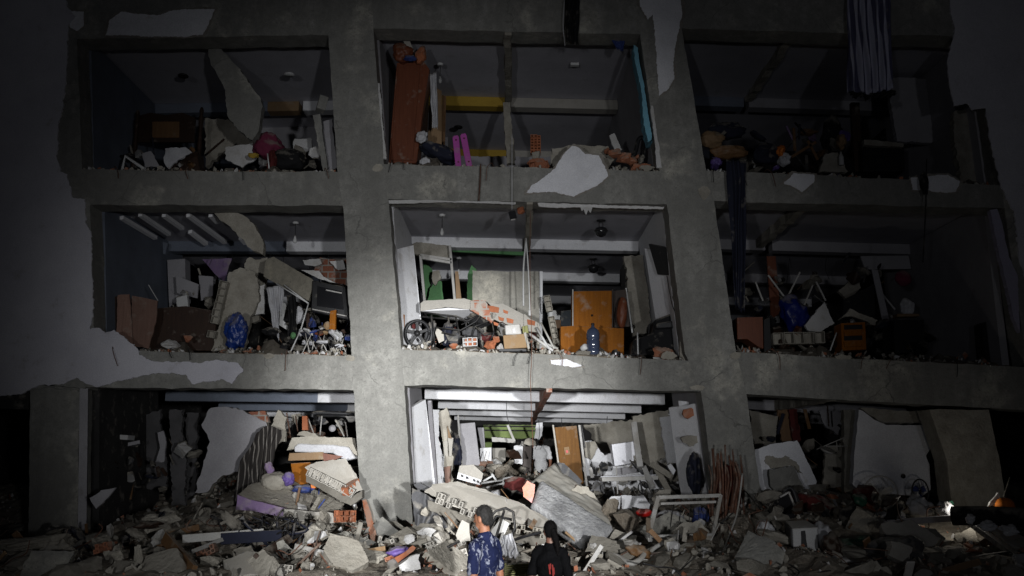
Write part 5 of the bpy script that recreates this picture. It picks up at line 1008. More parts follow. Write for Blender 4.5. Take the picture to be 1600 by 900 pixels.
plate('body', [(955, 694), (992, 689), (996, 723), (960, 729)], 16.9, .3, steel, t, bevel=.008); plate('side', [(990, 712), (997, 711), (998, 726), (992, 728)], 16.85, .1, rough_c, t)
plate('lower_panel', [(963, 732), (994, 729), (995, 738), (965, 742)], 16.95, .1, greyw, t)
t = thing('shelf_rack', 'long metal shelf with thin legs in the ground floor room', 'shelf', at(980, 770, 16.3))
bar('shelf', at(938, 749, 16.2), at(1025, 746, 16.3), .07, .3, alu, t); bar('edge', at(938, 745, 16.1), at(1025, 742, 16.2), .02, .05, steel, t)
bar('leg', at(939, 750, 16.2), at(944, 772, 16.2), .03, .03, blackm, t); bar('leg', at(963, 729, 16.2), at(965, 772, 16.2), .02, .02, alu, t); bar('leg', at(1000, 750, 16.2), at(1004, 770, 16.2), .03, .03, blackm, t)
for i, (a, b) in enumerate((((1005, 730), (1020, 762)), ((1026, 734), (1046, 770)), ((990, 660), (1000, 730)), ((1018, 725), (1050, 745)))):
    bar('beam_piece', at(*a, 16.3), at(*b, 16), .1, .08, [alu, rough_c, alu, rough_c][i], label=['grey metal strip slanting right of the long shelf', 'thick dark beam piece slanting beside the strip', 'pale upright post right of the steel appliance', 'short dark beam above the slanting pieces'][i], cat='beam piece')
plate('wall_box', [(1043, 728), (1048, 724), (1056, 735), (1052, 742)], 15.8, .1, whitew, label='small white box near the right white wall', cat='box')
tube('cable_loop', circ(at(1005, 762, 15.6), .08, .1, 20, 0, 300), .01, blackm, sm=False, label='loop of black cable beneath the long shelf', cat='cable')
plate('mirror_slab', [(1060, 626), (1087, 629), (1082, 640), (1062, 640)], 15.7, .03, whitew, B)
# right white wall: cracks and fittings
for pp, m in (([(1068, 640), (1080, 637), (1088, 641), (1087, 648), (1076, 654), (1069, 652)], terra), ([(1064, 684), (1080, 680), (1092, 680), (1095, 690), (1078, 698), (1068, 692)], rough_c), ([(1080, 720), (1092, 716), (1100, 760), (1084, 765)], greyf)):
    c0 = P(pp[0], 15.2)
    plate('wall_damage', [(p[0], p[1], 15.2) for p in pp], 15.2, .08, m, B, jag=.02)
crumple('clothes', at(1086, 742, 15.0), (.12, .12, .3), navyf, seed=155, amp=.3, label='dark clothes hanging in front of the right white wall', cat='clothes')
# rubble ridge inside
for i, (x, y, Y, s, m) in enumerate(((770, 735, 18.4, .3, rough_c), (752, 728, 18.6, .2, terra), (790, 738, 18.2, .3, dirtc), (794, 748, 18, .2, rough_c), (745, 735, 18, .2, rough_c), (808, 757, 17.6, .18, dirtc), (764, 726, 18.8, .16, terra), (785, 755, 17.2, .26, dirtc))):
    rock('rubble_lump', at(x, y, Y), (s, s*.8, s*.55), m, seed=160+i, group='lumps of the rubble ridge inside the ground floor', label='large dusty lump in the rubble ridge inside the ground floor room', cat='rubble lump')
t = thing('electrical_panel', 'pale box-like wall piece with square openings lying on the heap', 'wall piece', at(735, 765, 16.2))
plate('body', [(718, 728), (740, 726), (755, 740), (752, 757), (728, 752), (714, 745)], 16.2, .3, beigef, t, jag=.01)
plate('face', [(716, 738), (752, 750), (750, 758), (714, 748)], 16.15, .04, whitew, t)
for x, y in ((720, 741), (728, 744), (739, 748), (745, 750)): plate('opening', [(x, y), (x+4, y+1.3), (x+4, y+5), (x, y+3.7)], 16.13, .03, greyf, t)
framebars('wire_basket', 'white metal drawer frame lying on the rubble inside', 'metal frame', [[(786, 748), (800, 745), (801, 760), (787, 764), (786, 748)], [(752, 755), (786, 750)], [(760, 762), (800, 752)], [(768, 740), (776, 752)], [(755, 752), (772, 742)]], 16, .018, whitep, at(790, 765, 16))
for i, (x, y, sx, sz, m, lb) in enumerate(((753, 768, .14, .06, blackf, 'black shoe-like bag on the heap inside'), (779, 771, .12, .06, whitef, 'round white cushion on the heap inside'), (800, 772, .16, .10, blackf, 'black bag right of the round white cushion'), (746, 775, .14, .1, whitef, 'crumpled white bag on the heap left of the white cushion'), (810, 757, .2, .12, dred, 'dark red blanket by the dark cabinet side'))):
    crumple('bag', at(x, y, 15.2), (sx, .12, sz), m, seed=170+i, label=lb, cat='bag' if 'bag' in lb else ('cushion' if 'cushion' in lb else 'blanket'))
# mattress in wrap, slabs
t = thing('wrapped_mattress', 'large mattress in shiny clear plastic sliding down the heap', 'mattress', at(900, 845, 12.9))
def soft(name, c4, th, m, parent, seed, amp=.03, bulge=.05, n=26):
    """soft slab from four corners with wrinkles"""
    q = [P(p, 13) for p in c4]; nrm = (q[1]-q[0]).cross(q[3]-q[0]).normalized()
    if nrm.y < 0: nrm = -nrm
    vs = []; fs = []
    def pt(u, v, s):
        p = q[0].lerp(q[1], u).lerp(q[3].lerp(q[2], u), v); e = (min(u, 1-u)*min(v, 1-v))**.25*1.4
        ee = 1-max(0, 1-min(u, 1-u, v, 1-v)/.06)**2*.6
        r_ = noise.noise(Vector((u*9+v*3, v*7-u*3, seed)))*amp+abs(noise.noise(Vector((u*17+v*6, v*12, seed+5))))*amp*.9+noise.noise(Vector((u*2, v*2, seed)))*amp
        return p+nrm*(th/2)+nrm*s*(th/2*ee+bulge*min(1, e)*.5+r_)
    for s in (-1, 1):
        for j in range(n+1):
            for i in range(n+1): vs.append(pt(i/n, j/n, s))
    K = (n+1)**2
    for b_ in (0, K):
        for j in range(n):
            for i in range(n): a = b_+j*(n+1)+i; fs.append((a, a+1, a+n+2, a+n+1))
    edge = [i for i in range(n+1)]+[j*(n+1)+n for j in range(1, n+1)]+[n*(n+1)+i for i in range(n-1, -1, -1)]+[j*(n+1) for j in range(n-1, 0, -1)]
    for i in range(len(edge)): a = edge[i]; b_ = edge[(i+1) % len(edge)]; fs.append((a, b_, b_+K, a+K))
    return mk(name, vs, fs, m, parent, smooth=True)
soft('mattress', [(844, 748, 13.5), (962, 824, 12.9), (920, 852, 12.5), (830, 786, 13.1)], .22, wrap, t, 3, amp=.012, bulge=.03)
t = thing('bare_mattress', 'dusty grey mattress folded behind the plastic-wrapped one', 'mattress', at(900, 780, 13.8))
soft('mattress', [(826, 752, 13.9), (866, 719, 14.5), (935, 780, 14.0), (958, 818, 13.4)], .2, mat('dusty_fabric', (.33, .32, .29), (.27, .26, .235), bump=.4, bs=10, rnd=0), t, 8, amp=.025)
plate('mattress_edge', [(870, 722), (884, 726), (910, 752), (905, 758), (878, 738)], 14.1, .2, greyf, t, jag=.01)
plate('folded_quilt', [(816, 762), (824, 751), (836, 757), (834, 775), (831, 786), (818, 776)], 13.15, .2, pinkor, jag=.006, label='pink and orange quilt folded at the end of the wrapped mattress', cat='quilt')
crumple('cloth', at(873, 733, 14.6), (.12, .08, .09), whitef, seed=180, label='white torn cloth at the foot of the brown door', cat='cloth')
plate('wall_slab', [(893, 765), (902, 758), (915, 760), (930, 775), (942, 800), (935, 812), (915, 795)], 13.9, .12, rough_c, jag=.02, edge=terra, label='rounded grey slab with an orange rim right of the mattresses', cat='wall slab')
plate('wall_slab', [(816, 800), (826, 792), (880, 835), (900, 860), (885, 862), (850, 835)], 13.4, .3, blackf, jag=.02, label='black shadow filler under the wrapped mattress', cat='shadow filler')  # black slab stands in for the shadow beneath the mattress
t = thing('block_slab', 'long fallen floor slab with hollow blocks along its lower edge, between the pillars', 'slab', at(760, 830, 13))
plate('slab_top', [(664, 768, 12.9), (676, 757, 13.05), (715, 752, 13.2), (760, 766, 13.2), (810, 784, 13.1), (862, 814, 12.9), (872, 830, 12.7), (780, 818, 12.7), (720, 795, 12.8)], 13.3, .02, beigef, t, jag=.02, ox=Vector((0, .02, -.05)))
blocks_edge('block_edge', at(668, 781, 12.75), at(775, 826, 12.55), .15, 19, beigef, t, depth=.14, rows=2, drop=.48)
blocks_edge('block_edge', at(775, 828, 12.55), at(868, 846, 12.5), .13, 15, rough_c, t, depth=.14, rows=2, drop=.4)
plate('rolled_mat', [(646, 757), (656, 754), (700, 775), (706, 790), (690, 786), (664, 775)], 13.3, .15, greyf, jag=.01, label='grey rolled mat on top of the dark tarpaulin', cat='mat')
cloth('tarpaulin', [(643, 762), (665, 772), (690, 788), (714, 806)], [(648, 826), (670, 828), (692, 832), (712, 832)], 12.95, greyf, folds=3, amp=.07, nu=50, label='dark grey tarpaulin hanging beside the left pillar', cat='tarpaulin')
plate('wall_slab', [(712, 836), (722, 812), (733, 818), (735, 845), (716, 848)], 12.4, .08, beigef, jag=.01, label='pale slab leaning left of the man in the blue shirt', cat='wall slab')
for i, (x, y, s, m, lb) in enumerate(((668, 833, .12, plfrag, 'round white plaster lump at the foot of the left pillar'), (660, 830, .08, plfrag, 'smaller white lump beside the round one'), (640, 842, .1, plfrag, 'white stone right of the orange brick strip'))):
    rock('plaster_lump', at(x, y, 12.4), (s, s, s*.7), m, seed=190+i, label=lb, cat='plaster lump')
plate('plaster_fragment', [(623, 884), (640, 870), (656, 866), (658, 893), (626, 893)], 11.3, .08, plfrag, jag=.02, label='large white plaster piece at the bottom left of the centre heap', cat='plaster')
crumple('purple_bag', at(621, 861, 11.8), (.12, .08, .05), purple, seed=195, rot=-15, label='flat purple plastic bag near the left pillar foot', cat='bag')
plate('brick_strip', [(616, 872), (645, 852), (650, 856), (622, 880)], 11.6, .06, terra_c, jag=.01, label='orange brick strip lying by the purple bag', cat='brick strip')
plate('clay_tile', [(702, 862), (712, 854), (713, 880), (704, 884)], 11.2, .08, terra_c, jag=.01, label='upright orange clay tile left of the man', cat='clay tile')
framebars('chair', 'black metal chair frame lying on the heap behind the man', 'chair', [[(750, 845), (762, 812), (775, 798), (790, 794), (802, 800), (805, 825), (798, 838)], [(788, 797), (775, 840), (768, 866)], [(757, 840, .2), (776, 806, .2), (800, 812, .2)], [(750, 845), (775, 866)], [(798, 838), (770, 866)]], 11.9, .018, blackm, at(778, 865, 11.9))
plate('torn_board', [(768, 828), (784, 810), (796, 818), (782, 850), (766, 852)], 12.1, .03, alu, jag=.004, label='torn pale seat panel inside the black chair frame', cat='board')
cloth('plastic_bag', [(785, 838), (800, 832)], [(776, 868), (812, 872)], 11.6, whitef, folds=3, amp=.05, label='crumpled white plastic sheet right of the man', cat='plastic sheet')
framebars('metal_loop', 'black bent metal loop left of the man', 'metal loop', [[(675, 893), (682, 868), (700, 855), (718, 845)], [(680, 893), (690, 870), (706, 858)], [(690, 893), (700, 874)]], 11.0, .018, blackm, at(690, 893, 11))
tube('pipe', [(752, 858, 11.8), (790, 848, 12), (820, 838, 12.2), (845, 832, 12.3)], .02, blackm, label='long thin black pipe between the two standing people', cat='pipe')
t = thing('crate', 'olive green plastic crate between the two people at the bottom', 'crate', at(806, 893, 10.4))
for k in range(6): bar('slat', at(788, 883+k*3.2, 10.4), at(828, 879+k*3.2, 10.45), .012, .2, olivep, t)
for x in (790, 808, 826): bar('post', at(x, 880, 10.38), at(x, 900, 10.38), .02, .02, olivep, t)
# window frame, pipes, rebar on the right of the centre
t = thing('window_frame', 'pale aluminium window frame tipped on the heap before the right pillar', 'window frame', at(1070, 840, 13))
for a, b, w_ in (((1028, 777, 13), (1126, 774, 13.2), .05), ((1126, 774, 13.2), (1114, 834, 12.8), .045), ((1114, 835, 12.8), (1010, 838, 12.6), .035), ((1028, 777, 13), (1013, 838, 12.6), .06), ((1032, 787, 13.02), (1118, 784, 13.2), .035)):
    bar('frame_bar', at(*a), at(*b), w_, .05, alu, t)
for i, x in enumerate((1052, 1064, 1078, 1092, 1104)): bar('bar', at(x, 790, 13.3), at(x-6+i*2, 832, 13.2), .012, .012, blackm, t)
for i, (x, y, sx, sz, m, lb) in enumerate(((1045, 812, .2, .14, whitef, 'white torn curtain inside the tipped window frame'), (1040, 824, .16, .1, beigef, 'beige sack in the lower left of the window frame'), (1095, 812, .12, .16, bluef, 'bluish clothes behind the bars of the window frame'), (1075, 825, .2, .08, dirtc, 'brown rag behind the window frame bars'))):
    crumple('bundle', at(x, y, 13.6), (sx, .12, sz), m, seed=210+i, label=lb, cat='bundle')
tube('pipe', [(1010, 868, 11.8), (1024, 855, 12), (1045, 845, 12.2), (1070, 836, 12.5)], .028, pvc, label='curved grey plastic pipe below the window frame', cat='pipe')
tube('pipe', [(940, 866, 11.6), (965, 870, 11.6), (985, 880, 11.4), (1000, 874, 11.5), (1008, 862, 11.7)], .035, pvc, label='thick grey pipe curving in the centre heap', cat='pipe')
plate('plank', [(1071, 838, 12.4), (1085, 836, 12.4), (1092, 893, 11.2), (1076, 893, 11.2)], 12, .05, bwood, label='brown upright plank below the window frame', cat='plank')
for i in range(8):
    a = at(990+i*12, 870+i*2.4, 11.8); b = at(1060+i*10, 862+i*3.5, 11.9); bar('batten', a, b, .05, .03, [dwood, alu, bwood][i % 3], group='battens piled below the window frame', label='dusty batten in the pile below the window frame', cat='batten')
crumple('red_bag', at(1006, 801, 13.6), (.11, .08, .06), red, seed=220, amp=.12, label='bright red plastic item on the heap left of the window frame', cat='bag')
for i, (pp, lb) in enumerate((([(944, 790), (955, 776), (970, 775), (968, 796), (962, 798), (955, 785)], 'white torn tile at the left of the white row'), ([(971, 774), (987, 774), (987, 796), (972, 796)], 'square white tile in the middle of the white row'), ([(988, 775), (1006, 774), (1016, 788), (1014, 796), (988, 792)], 'rounded white tile at the right of the white row'),
        ([(1018, 778), (1030, 766), (1048, 765), (1048, 777), (1025, 795)], 'grey block left of the window frame top'))):
    plate('white_tile', pp, 14.4, .06, whitew if i < 3 else rough_c, jag=.008, label=lb, cat='tile' if i < 3 else 'block')
rock('rubble_heap_piece', at(975, 812, 13.6), (.42, .3, .2), dirtc, seed=225, label='brown-grey heap of crushed wall below the white tiles', cat='rubble lump')
rock('rubble_heap_piece', at(955, 800, 13.7), (.2, .2, .2), dirtc, seed=226, label='darker crushed lump left of the brown-grey heap', cat='rubble lump')
rock('stone', at(926, 857, 12), (.08, .08, .1), plfrag, seed=227, label='small upright white stone right of the person in black', cat='stone')
rock('stone', at(940, 848, 12.2), (.13, .1, .1), rough_c, seed=228, label='pale grey stone behind the small white one', cat='stone')
t = thing('rebar_cage', 'bundle of rusty reinforcing bars sticking up before the right pillar', 'rebar', at(1135, 860, 13.6))
rb = random.Random(44)
for i in range(12):
    x = 1108+i*4.4; x1 = x+rb.uniform(-4, 8); tube('bar', [(x-rb.uniform(-4, 6), 692+rb.uniform(0, 40), 13.9), (x+4, 750, 13.8), (x1, 800, 13.7), (x1+6, 865, 13.5)], rb.choice((.012, .016, .02)), rust, t)
cloth('red_curtain', [(1118, 730), (1154, 725)], [(1122, 870), (1164, 868)], 13.95, dred, folds=4, amp=.06, label='dark red curtain hanging behind the rusty bars', cat='curtain')
tube('cable', [(1160, 740, 13.4), (1152, 800, 13.2), (1138, 840, 12.8), (1130, 862, 12.5), (1126, 885, 12.2)], .012, pvc, label='pale cable running down past the rusty bars', cat='cable')
tube('cable', [(1160, 762, 13.6), (1180, 785, 13.4), (1200, 812, 13.2)], .01, blackp, label='black cable crossing the foot of the right pillar', cat='cable')
rock('boulder', at(1172, 872, 11.6), (.44, .35, .30), concrete, seed=229, amp=.08, label='biggest rounded concrete boulder at the bottom, right of centre', cat='boulder')
t = thing('monitor', 'white boxy appliance housing with a dark slot standing on the right heap', 'appliance', at(1255, 885, 12.3))
plate('casing', [(1238, 826), (1278, 824), (1280, 884), (1240, 872)], 12.3, .3, whitep, t, bevel=.012); plate('side', [(1228, 815, 12.6), (1238, 826, 12.28), (1240, 872, 12.28), (1230, 855, 12.6)], 12.4, .02, blackp, t); plate('slot', [(1252, 830), (1258, 829), (1263, 860), (1252, 860)], 12.285, .02, blackp, t, jag=.006)
plate('top', [(1228, 814, 12.6), (1260, 813, 12.6), (1278, 824, 12.3), (1238, 826, 12.3)], 12.4, .02, alu, t)
t = thing('screen_frame', 'dark screen with a pale frame tilted against the right pillar foot', 'screen', at(1230, 835, 13.2))
plate('screen', [(1204, 784), (1231, 770), (1250, 812), (1220, 832)], 13.2, .03, glassd, t)
for a, b in (((1203, 785), (1232, 769)), ((1232, 769), (1250, 812)), ((1203, 785), (1219, 832))): bar('frame', at(*a, 13.17), at(*b, 13.17), .025, .05, alu, t)
tube('padded_chair', [(1222, 772, 13.3), (1230, 763, 13.3), (1240, 768, 13.3), (1252, 810, 13.3)], .04, blackp, label='black padded chair back arching over the tilted screen', cat='chair')
# ------------------------------------------------------------ ground right
t = thing('wall_slab', 'large pale slab leaning against the right pillar in the dark bay', 'wall slab', at(1225, 765, 15.2))
plate('slab', [(1180, 702), (1210, 693), (1245, 688), (1262, 722), (1276, 752), (1274, 764), (1250, 766), (1178, 766)], 15.3, .14, patchp, t, jag=.012)
plate('hole', [(1194, 720), (1202, 712), (1230, 713), (1245, 722), (1255, 740), (1246, 738), (1236, 728), (1204, 732)], 15.28, .03, rough_c, t, jag=.03, step=.04)
plate('wall_slab', [(1202, 734), (1240, 728), (1256, 762), (1248, 772), (1216, 774), (1204, 760)], 14.9, .12, concrete, jag=.008, label='smaller square concrete slab in front of the pale leaning slab', cat='wall slab')
t = thing('standing_mattress', 'tall pale mattress-like panel standing in the right ground floor bay', 'panel', at(1390, 775, 15.4))
plate('panel', [(1342, 640), (1348, 642), (1366, 656), (1385, 664), (1440, 664), (1455, 672), (1455, 700), (1447, 712), (1452, 725), (1454, 765), (1440, 776), (1345, 768), (1332, 756), (1336, 700)], 15.4, .16, patchp, t, jag=.006)
lathe('dark_hole', at(1411, 744, 15.38), [(.035, 0), (.04, .01), (.03, .02)], blackp, t, rot=(90, 0, 0), n=14)
plate('wall_slab', [(1344, 638), (1450, 642), (1455, 664), (1440, 662), (1380, 662), (1362, 650)], 15.5, .1, rough_c, jag=.02, label='dark broken wall band above the tall pale panel', cat='wall slab')
plate('wall_slab', [(1318, 640), (1340, 640), (1334, 765), (1320, 770)], 15.8, .15, rough_c, jag=.02, label='narrow dark wall strip left of the tall pale panel', cat='wall slab')
for i, (x, y, r_, rz, m, lb) in enumerate(((1376, 772, .27, .28, alu, 'large wire fan guard half buried before the pale panel'), (1438, 768, .13, .19, blackm, 'small black fan standing at the right of the pale panel'))):
    c = at(x, y, 15.0); t = thing('fan', lb, 'fan', c)
    tube('guard_ring', circ(c, r_, rz, 32), .012, m, t, sm=False)
    bm = bmesh.new()
    for k in range(18):
        a = R(k*20); tubem(bm, [c, c+Vector((math.cos(a)*r_*.5, -.04, math.sin(a)*rz*.5)), c+Vector((math.cos(a)*r_, 0, math.sin(a)*rz))], .003, 4)
    bmo('guard_wires', bm, m, t)
    for k in range(3):
        a = R(k*120+15); u = Vector((math.cos(a), 0, math.sin(a))); v_ = Vector((-math.sin(a), .3, math.cos(a)))
        p0 = c+Vector((0, .03, 0)); mk('blade', [p0, p0+u*r_*.4+v_*.06, p0+u*r_*.8+v_*.07, p0+u*r_*.85-v_*.02, p0+u*r_*.3-v_*.03], [(0, 1, 2, 3, 4)], [alu, bluef][i], t).modifiers.new('s', 'SOLIDIFY').thickness = .004
for i, (x, y, Y, sx, sz, m, nm, lb) in enumerate(((1350, 775, 14.4, .18, .16, dred, 'sack', 'dark red sack in front of the tall pale panel'), (1295, 800, 13.8, .5, .12, dirtc, 'cloth', 'brown dusty cloth in the middle of the dark right heap'), (1330, 820, 13.2, .2, .25, blackf, 'bag', 'black bag in the centre of the dark right heap'),
        (1378, 812, 13.4, .12, .1, whitef, 'bundle', 'pale bundle right of the black bag'), (1400, 822, 13, .25, .08, whitef, 'pipe_wrap', 'long pale wrapped roll in the dark right heap'), (1345, 850, 12.3, .3, .1, dgreen, 'tarpaulin', 'dark green tarpaulin on the dark right heap'),
        (1400, 868, 11.7, .32, .24, greyf, 'drum', 'dark grey rounded drum cover at the lower right'), (1320, 878, 11.5, .15, .05, plfrag, 'rag', 'pale rag at the bottom of the dark right heap'), (1300, 855, 12, .12, .16, dwood, 'sack', 'brown sack right of the white appliance housing'),
        (1285, 835, 12.5, .1, .14, whitef, 'rag', 'pale rag tucked beside the white appliance housing'), (1272, 790, 13.8, .3, .14, dred, 'cloth', 'reddish brown cloth left in the dark right heap'), (1240, 785, 14, .12, .1, whitef, 'bag', 'pale bag behind the tilted screen'),
        (1196, 830, 12.8, .1, .14, whitef, 'bag', 'white crumpled bag at the foot of the right pillar'), (1213, 840, 12.6, .25, .08, rough_c, 'mat', 'grey mat left of the white appliance housing'))):
    crumple(nm, at(x, y, Y), (sx, .18, sz), m, seed=240+i, rot=(-10, 15, 0)[i % 3], label=lb, cat=nm.replace('_', ' '))
for i, (a, b, w_, m, lb) in enumerate((((1388, 817, 12.6), (1510, 808, 12.8), .08, greyw, 'upper bar of a dark bed frame at the lower right'), ((1510, 812, 12.8), (1590, 870, 11.5), .1, greyf, 'right sloping bar of the dark bed frame'), ((1470, 880, 11.5), (1590, 862, 11.7), .05, greyf, 'lower bar of the dark bed frame'),
        ((1200, 792, 13.9), (1260, 772, 14), .06, alu, 'thin pale batten behind the tilted screen'), ((1290, 785, 14), (1345, 800, 13.6), .06, tanb, 'brown batten in the dark right heap'), ((1180, 775, 14), (1240, 770, 14.2), .05, alu, 'horizontal pale batten by the right pillar'))):
    bar('bar', at(*a), at(*b), w_, .07, m, label=lb, cat='bar')
for i, (pp, Y, m) in enumerate((([(1170, 640), (1215, 650), (1210, 700), (1180, 705)], 16.6, rough_c), ([(1215, 640), (1232, 640), (1240, 690), (1222, 690)], 17, bwood), ([(1232, 640), (1246, 640), (1252, 690), (1240, 695)], 16.9, dred), ([(1280, 642), (1322, 645), (1310, 680), (1290, 665)], 17, greyw), ([(1290, 700), (1320, 690), (1318, 760), (1285, 765)], 16.3, rough_c))):
    plate('partition_wall' if i != 2 else 'red_panel', pp, Y, .08, m, B, jag=.02)
framebars('clothes_hanger', 'thin wire hanger frame in the dark right bay', 'hanger', [[(1276, 702), (1318, 684), (1324, 698)], [(1290, 697), (1324, 697)], [(1307, 690), (1308, 704)]], 15.8, .008, alu, at(1300, 704, 15.8))
lathe('bowl', at(1290, 708, 15.7), [(.03, 0), (.1, .03), (.13, .07), (.12, .07)], alu, rot=(20, 20, 0), n=18, label='pale bowl hanging below the wire hanger', cat='bowl')
# lower right: lamp-lit debris
crumple('plastic_sheet', at(1437, 790, 13.2), (.16, .12, .12), whitef, seed=260, rot=30, amp=.5, label='brightly lit torn plastic in front of the right column', cat='plastic sheet')
crumple('plastic_sheet', at(1476, 795, 13.0), (.1, .1, .10), whitef, seed=261, rot=20, amp=.5, label='small brightly lit crumpled foil, right of the torn plastic', cat='foil')
lathe('helmet', at(1570, 797, 12.6), [(.15, 0), (.15, .01), (.125, .015), (.12, .07), (.10, .12), (.06, .155), (.01, .165)], orangep, n=24, rot=(6, 8, 0), label='lit orange hard hat shape at the far lower right', cat='helmet')
plate('white_board', [(1542, 793), (1560, 770), (1562, 776), (1556, 798)], 12.8, .04, plfrag, jag=.01, label='lit white shard left of the orange helmet', cat='shard')
t = thing('dark_pipe', 'large black pipe lying across the lower right corner', 'pipe', at(1540, 815, 11.8)); tube('pipe', [(1488, 806, 12.2), (1530, 806, 12), (1580, 808, 11.7), (1640, 815, 11.4)], .12, blackf, t, n=14)
for x, y, lb in ((1543, 822, 'lit white scrap under the black pipe, left one'), (1576, 828, 'lit white scrap under the black pipe, right one'), (1516, 811, 'tiny lit white scrap at the left end of the black pipe')):
    crumple('scrap', at(x, y, 11.45), (.09 if x > 1520 else .04, .05, .05), whitef, seed=x, amp=.6, label=lb, cat='scrap')
t = thing('work_lamp', 'small work lamp hidden behind the black pipe lighting the orange helmet', 'lamp', at(1520, 835, 12.5))
lathe('lamp_head', at(1528, 812, 12.5), [(.03, 0), (.05, .03), (.05, .08), (.02, .1)], blackm, t, n=14)
pl = bpy.data.lights.new('work_lamp_bulb', 'POINT'); pl.energy = 6; pl.color = (1, .95, .85); pl.shadow_soft_size = .04
po = bpy.data.objects.new('bulb', pl); COL.objects.link(po); po.parent = t; po.location = at(1506, 796, 12.8)-ORI[t]
# ------------------------------------------------------------ people
def tcap(bm, a, b, ra, rb, n=14, k=6):
    a = Vector(a); b = Vector(b); d = (b-a).normalized(); pts = []; rs = []
    for i in range(k+1):
        t_ = i/k; q = math.pi/2*(1-t_); pts.append(a-d*ra*math.sin(q)); rs.append(max(ra*math.cos(q), .001))
    for i in range(k+1):
        t_ = i/k; q = math.pi/2*t_; pts.append(b+d*rb*math.sin(q)); rs.append(max(rb*math.cos(q), .001))
    tubem(bm, pts, rs, n)
def ell(bm, c, r, rot=None):
    M = Matrix.Translation(c) @ (rot.to_4x4() if rot else Matrix.Identity(4)) @ Matrix.Diagonal((*r, 1)); bmesh.ops.create_icosphere(bm, subdivisions=3, radius=1, matrix=M)
def remesh(name, bm, m, parent, X, voxel=.01, smooth=4, wr=0):
    for v in bm.verts: v.co = X @ v.co
    me = bpy.data.meshes.new(name); bm.to_mesh(me); bm.free(); tmp = bpy.data.objects.new('tmp', me); COL.objects.link(tmp)
    r_ = tmp.modifiers.new('r', 'REMESH'); r_.mode = 'VOXEL'; r_.voxel_size = voxel; s = tmp.modifiers.new('s', 'SMOOTH'); s.iterations = smooth; s.factor = .5
    dg = bpy.context.evaluated_depsgraph_get(); ev = tmp.evaluated_get(dg); m2 = ev.to_mesh()
    vs = [v.co.copy() for v in m2.vertices]; ns = [v.normal.copy() for v in m2.vertices]; fs = [list(p.vertices) for p in m2.polygons]; ev.to_mesh_clear(); bpy.data.objects.remove(tmp)
    if wr: vs = [v+n_*wr*(noise.noise(Vector((v.x*7+v.z*3, v.y*7, v.z*15-v.x*5)))+.5*abs(noise.noise(Vector((v.x*14, v.y*14, v.z*22+v.x*9))))+.25*noise.noise(v*60)) for v, n_ in zip(vs, ns)]
    return mk(name, vs, fs, m, parent, smooth=True)
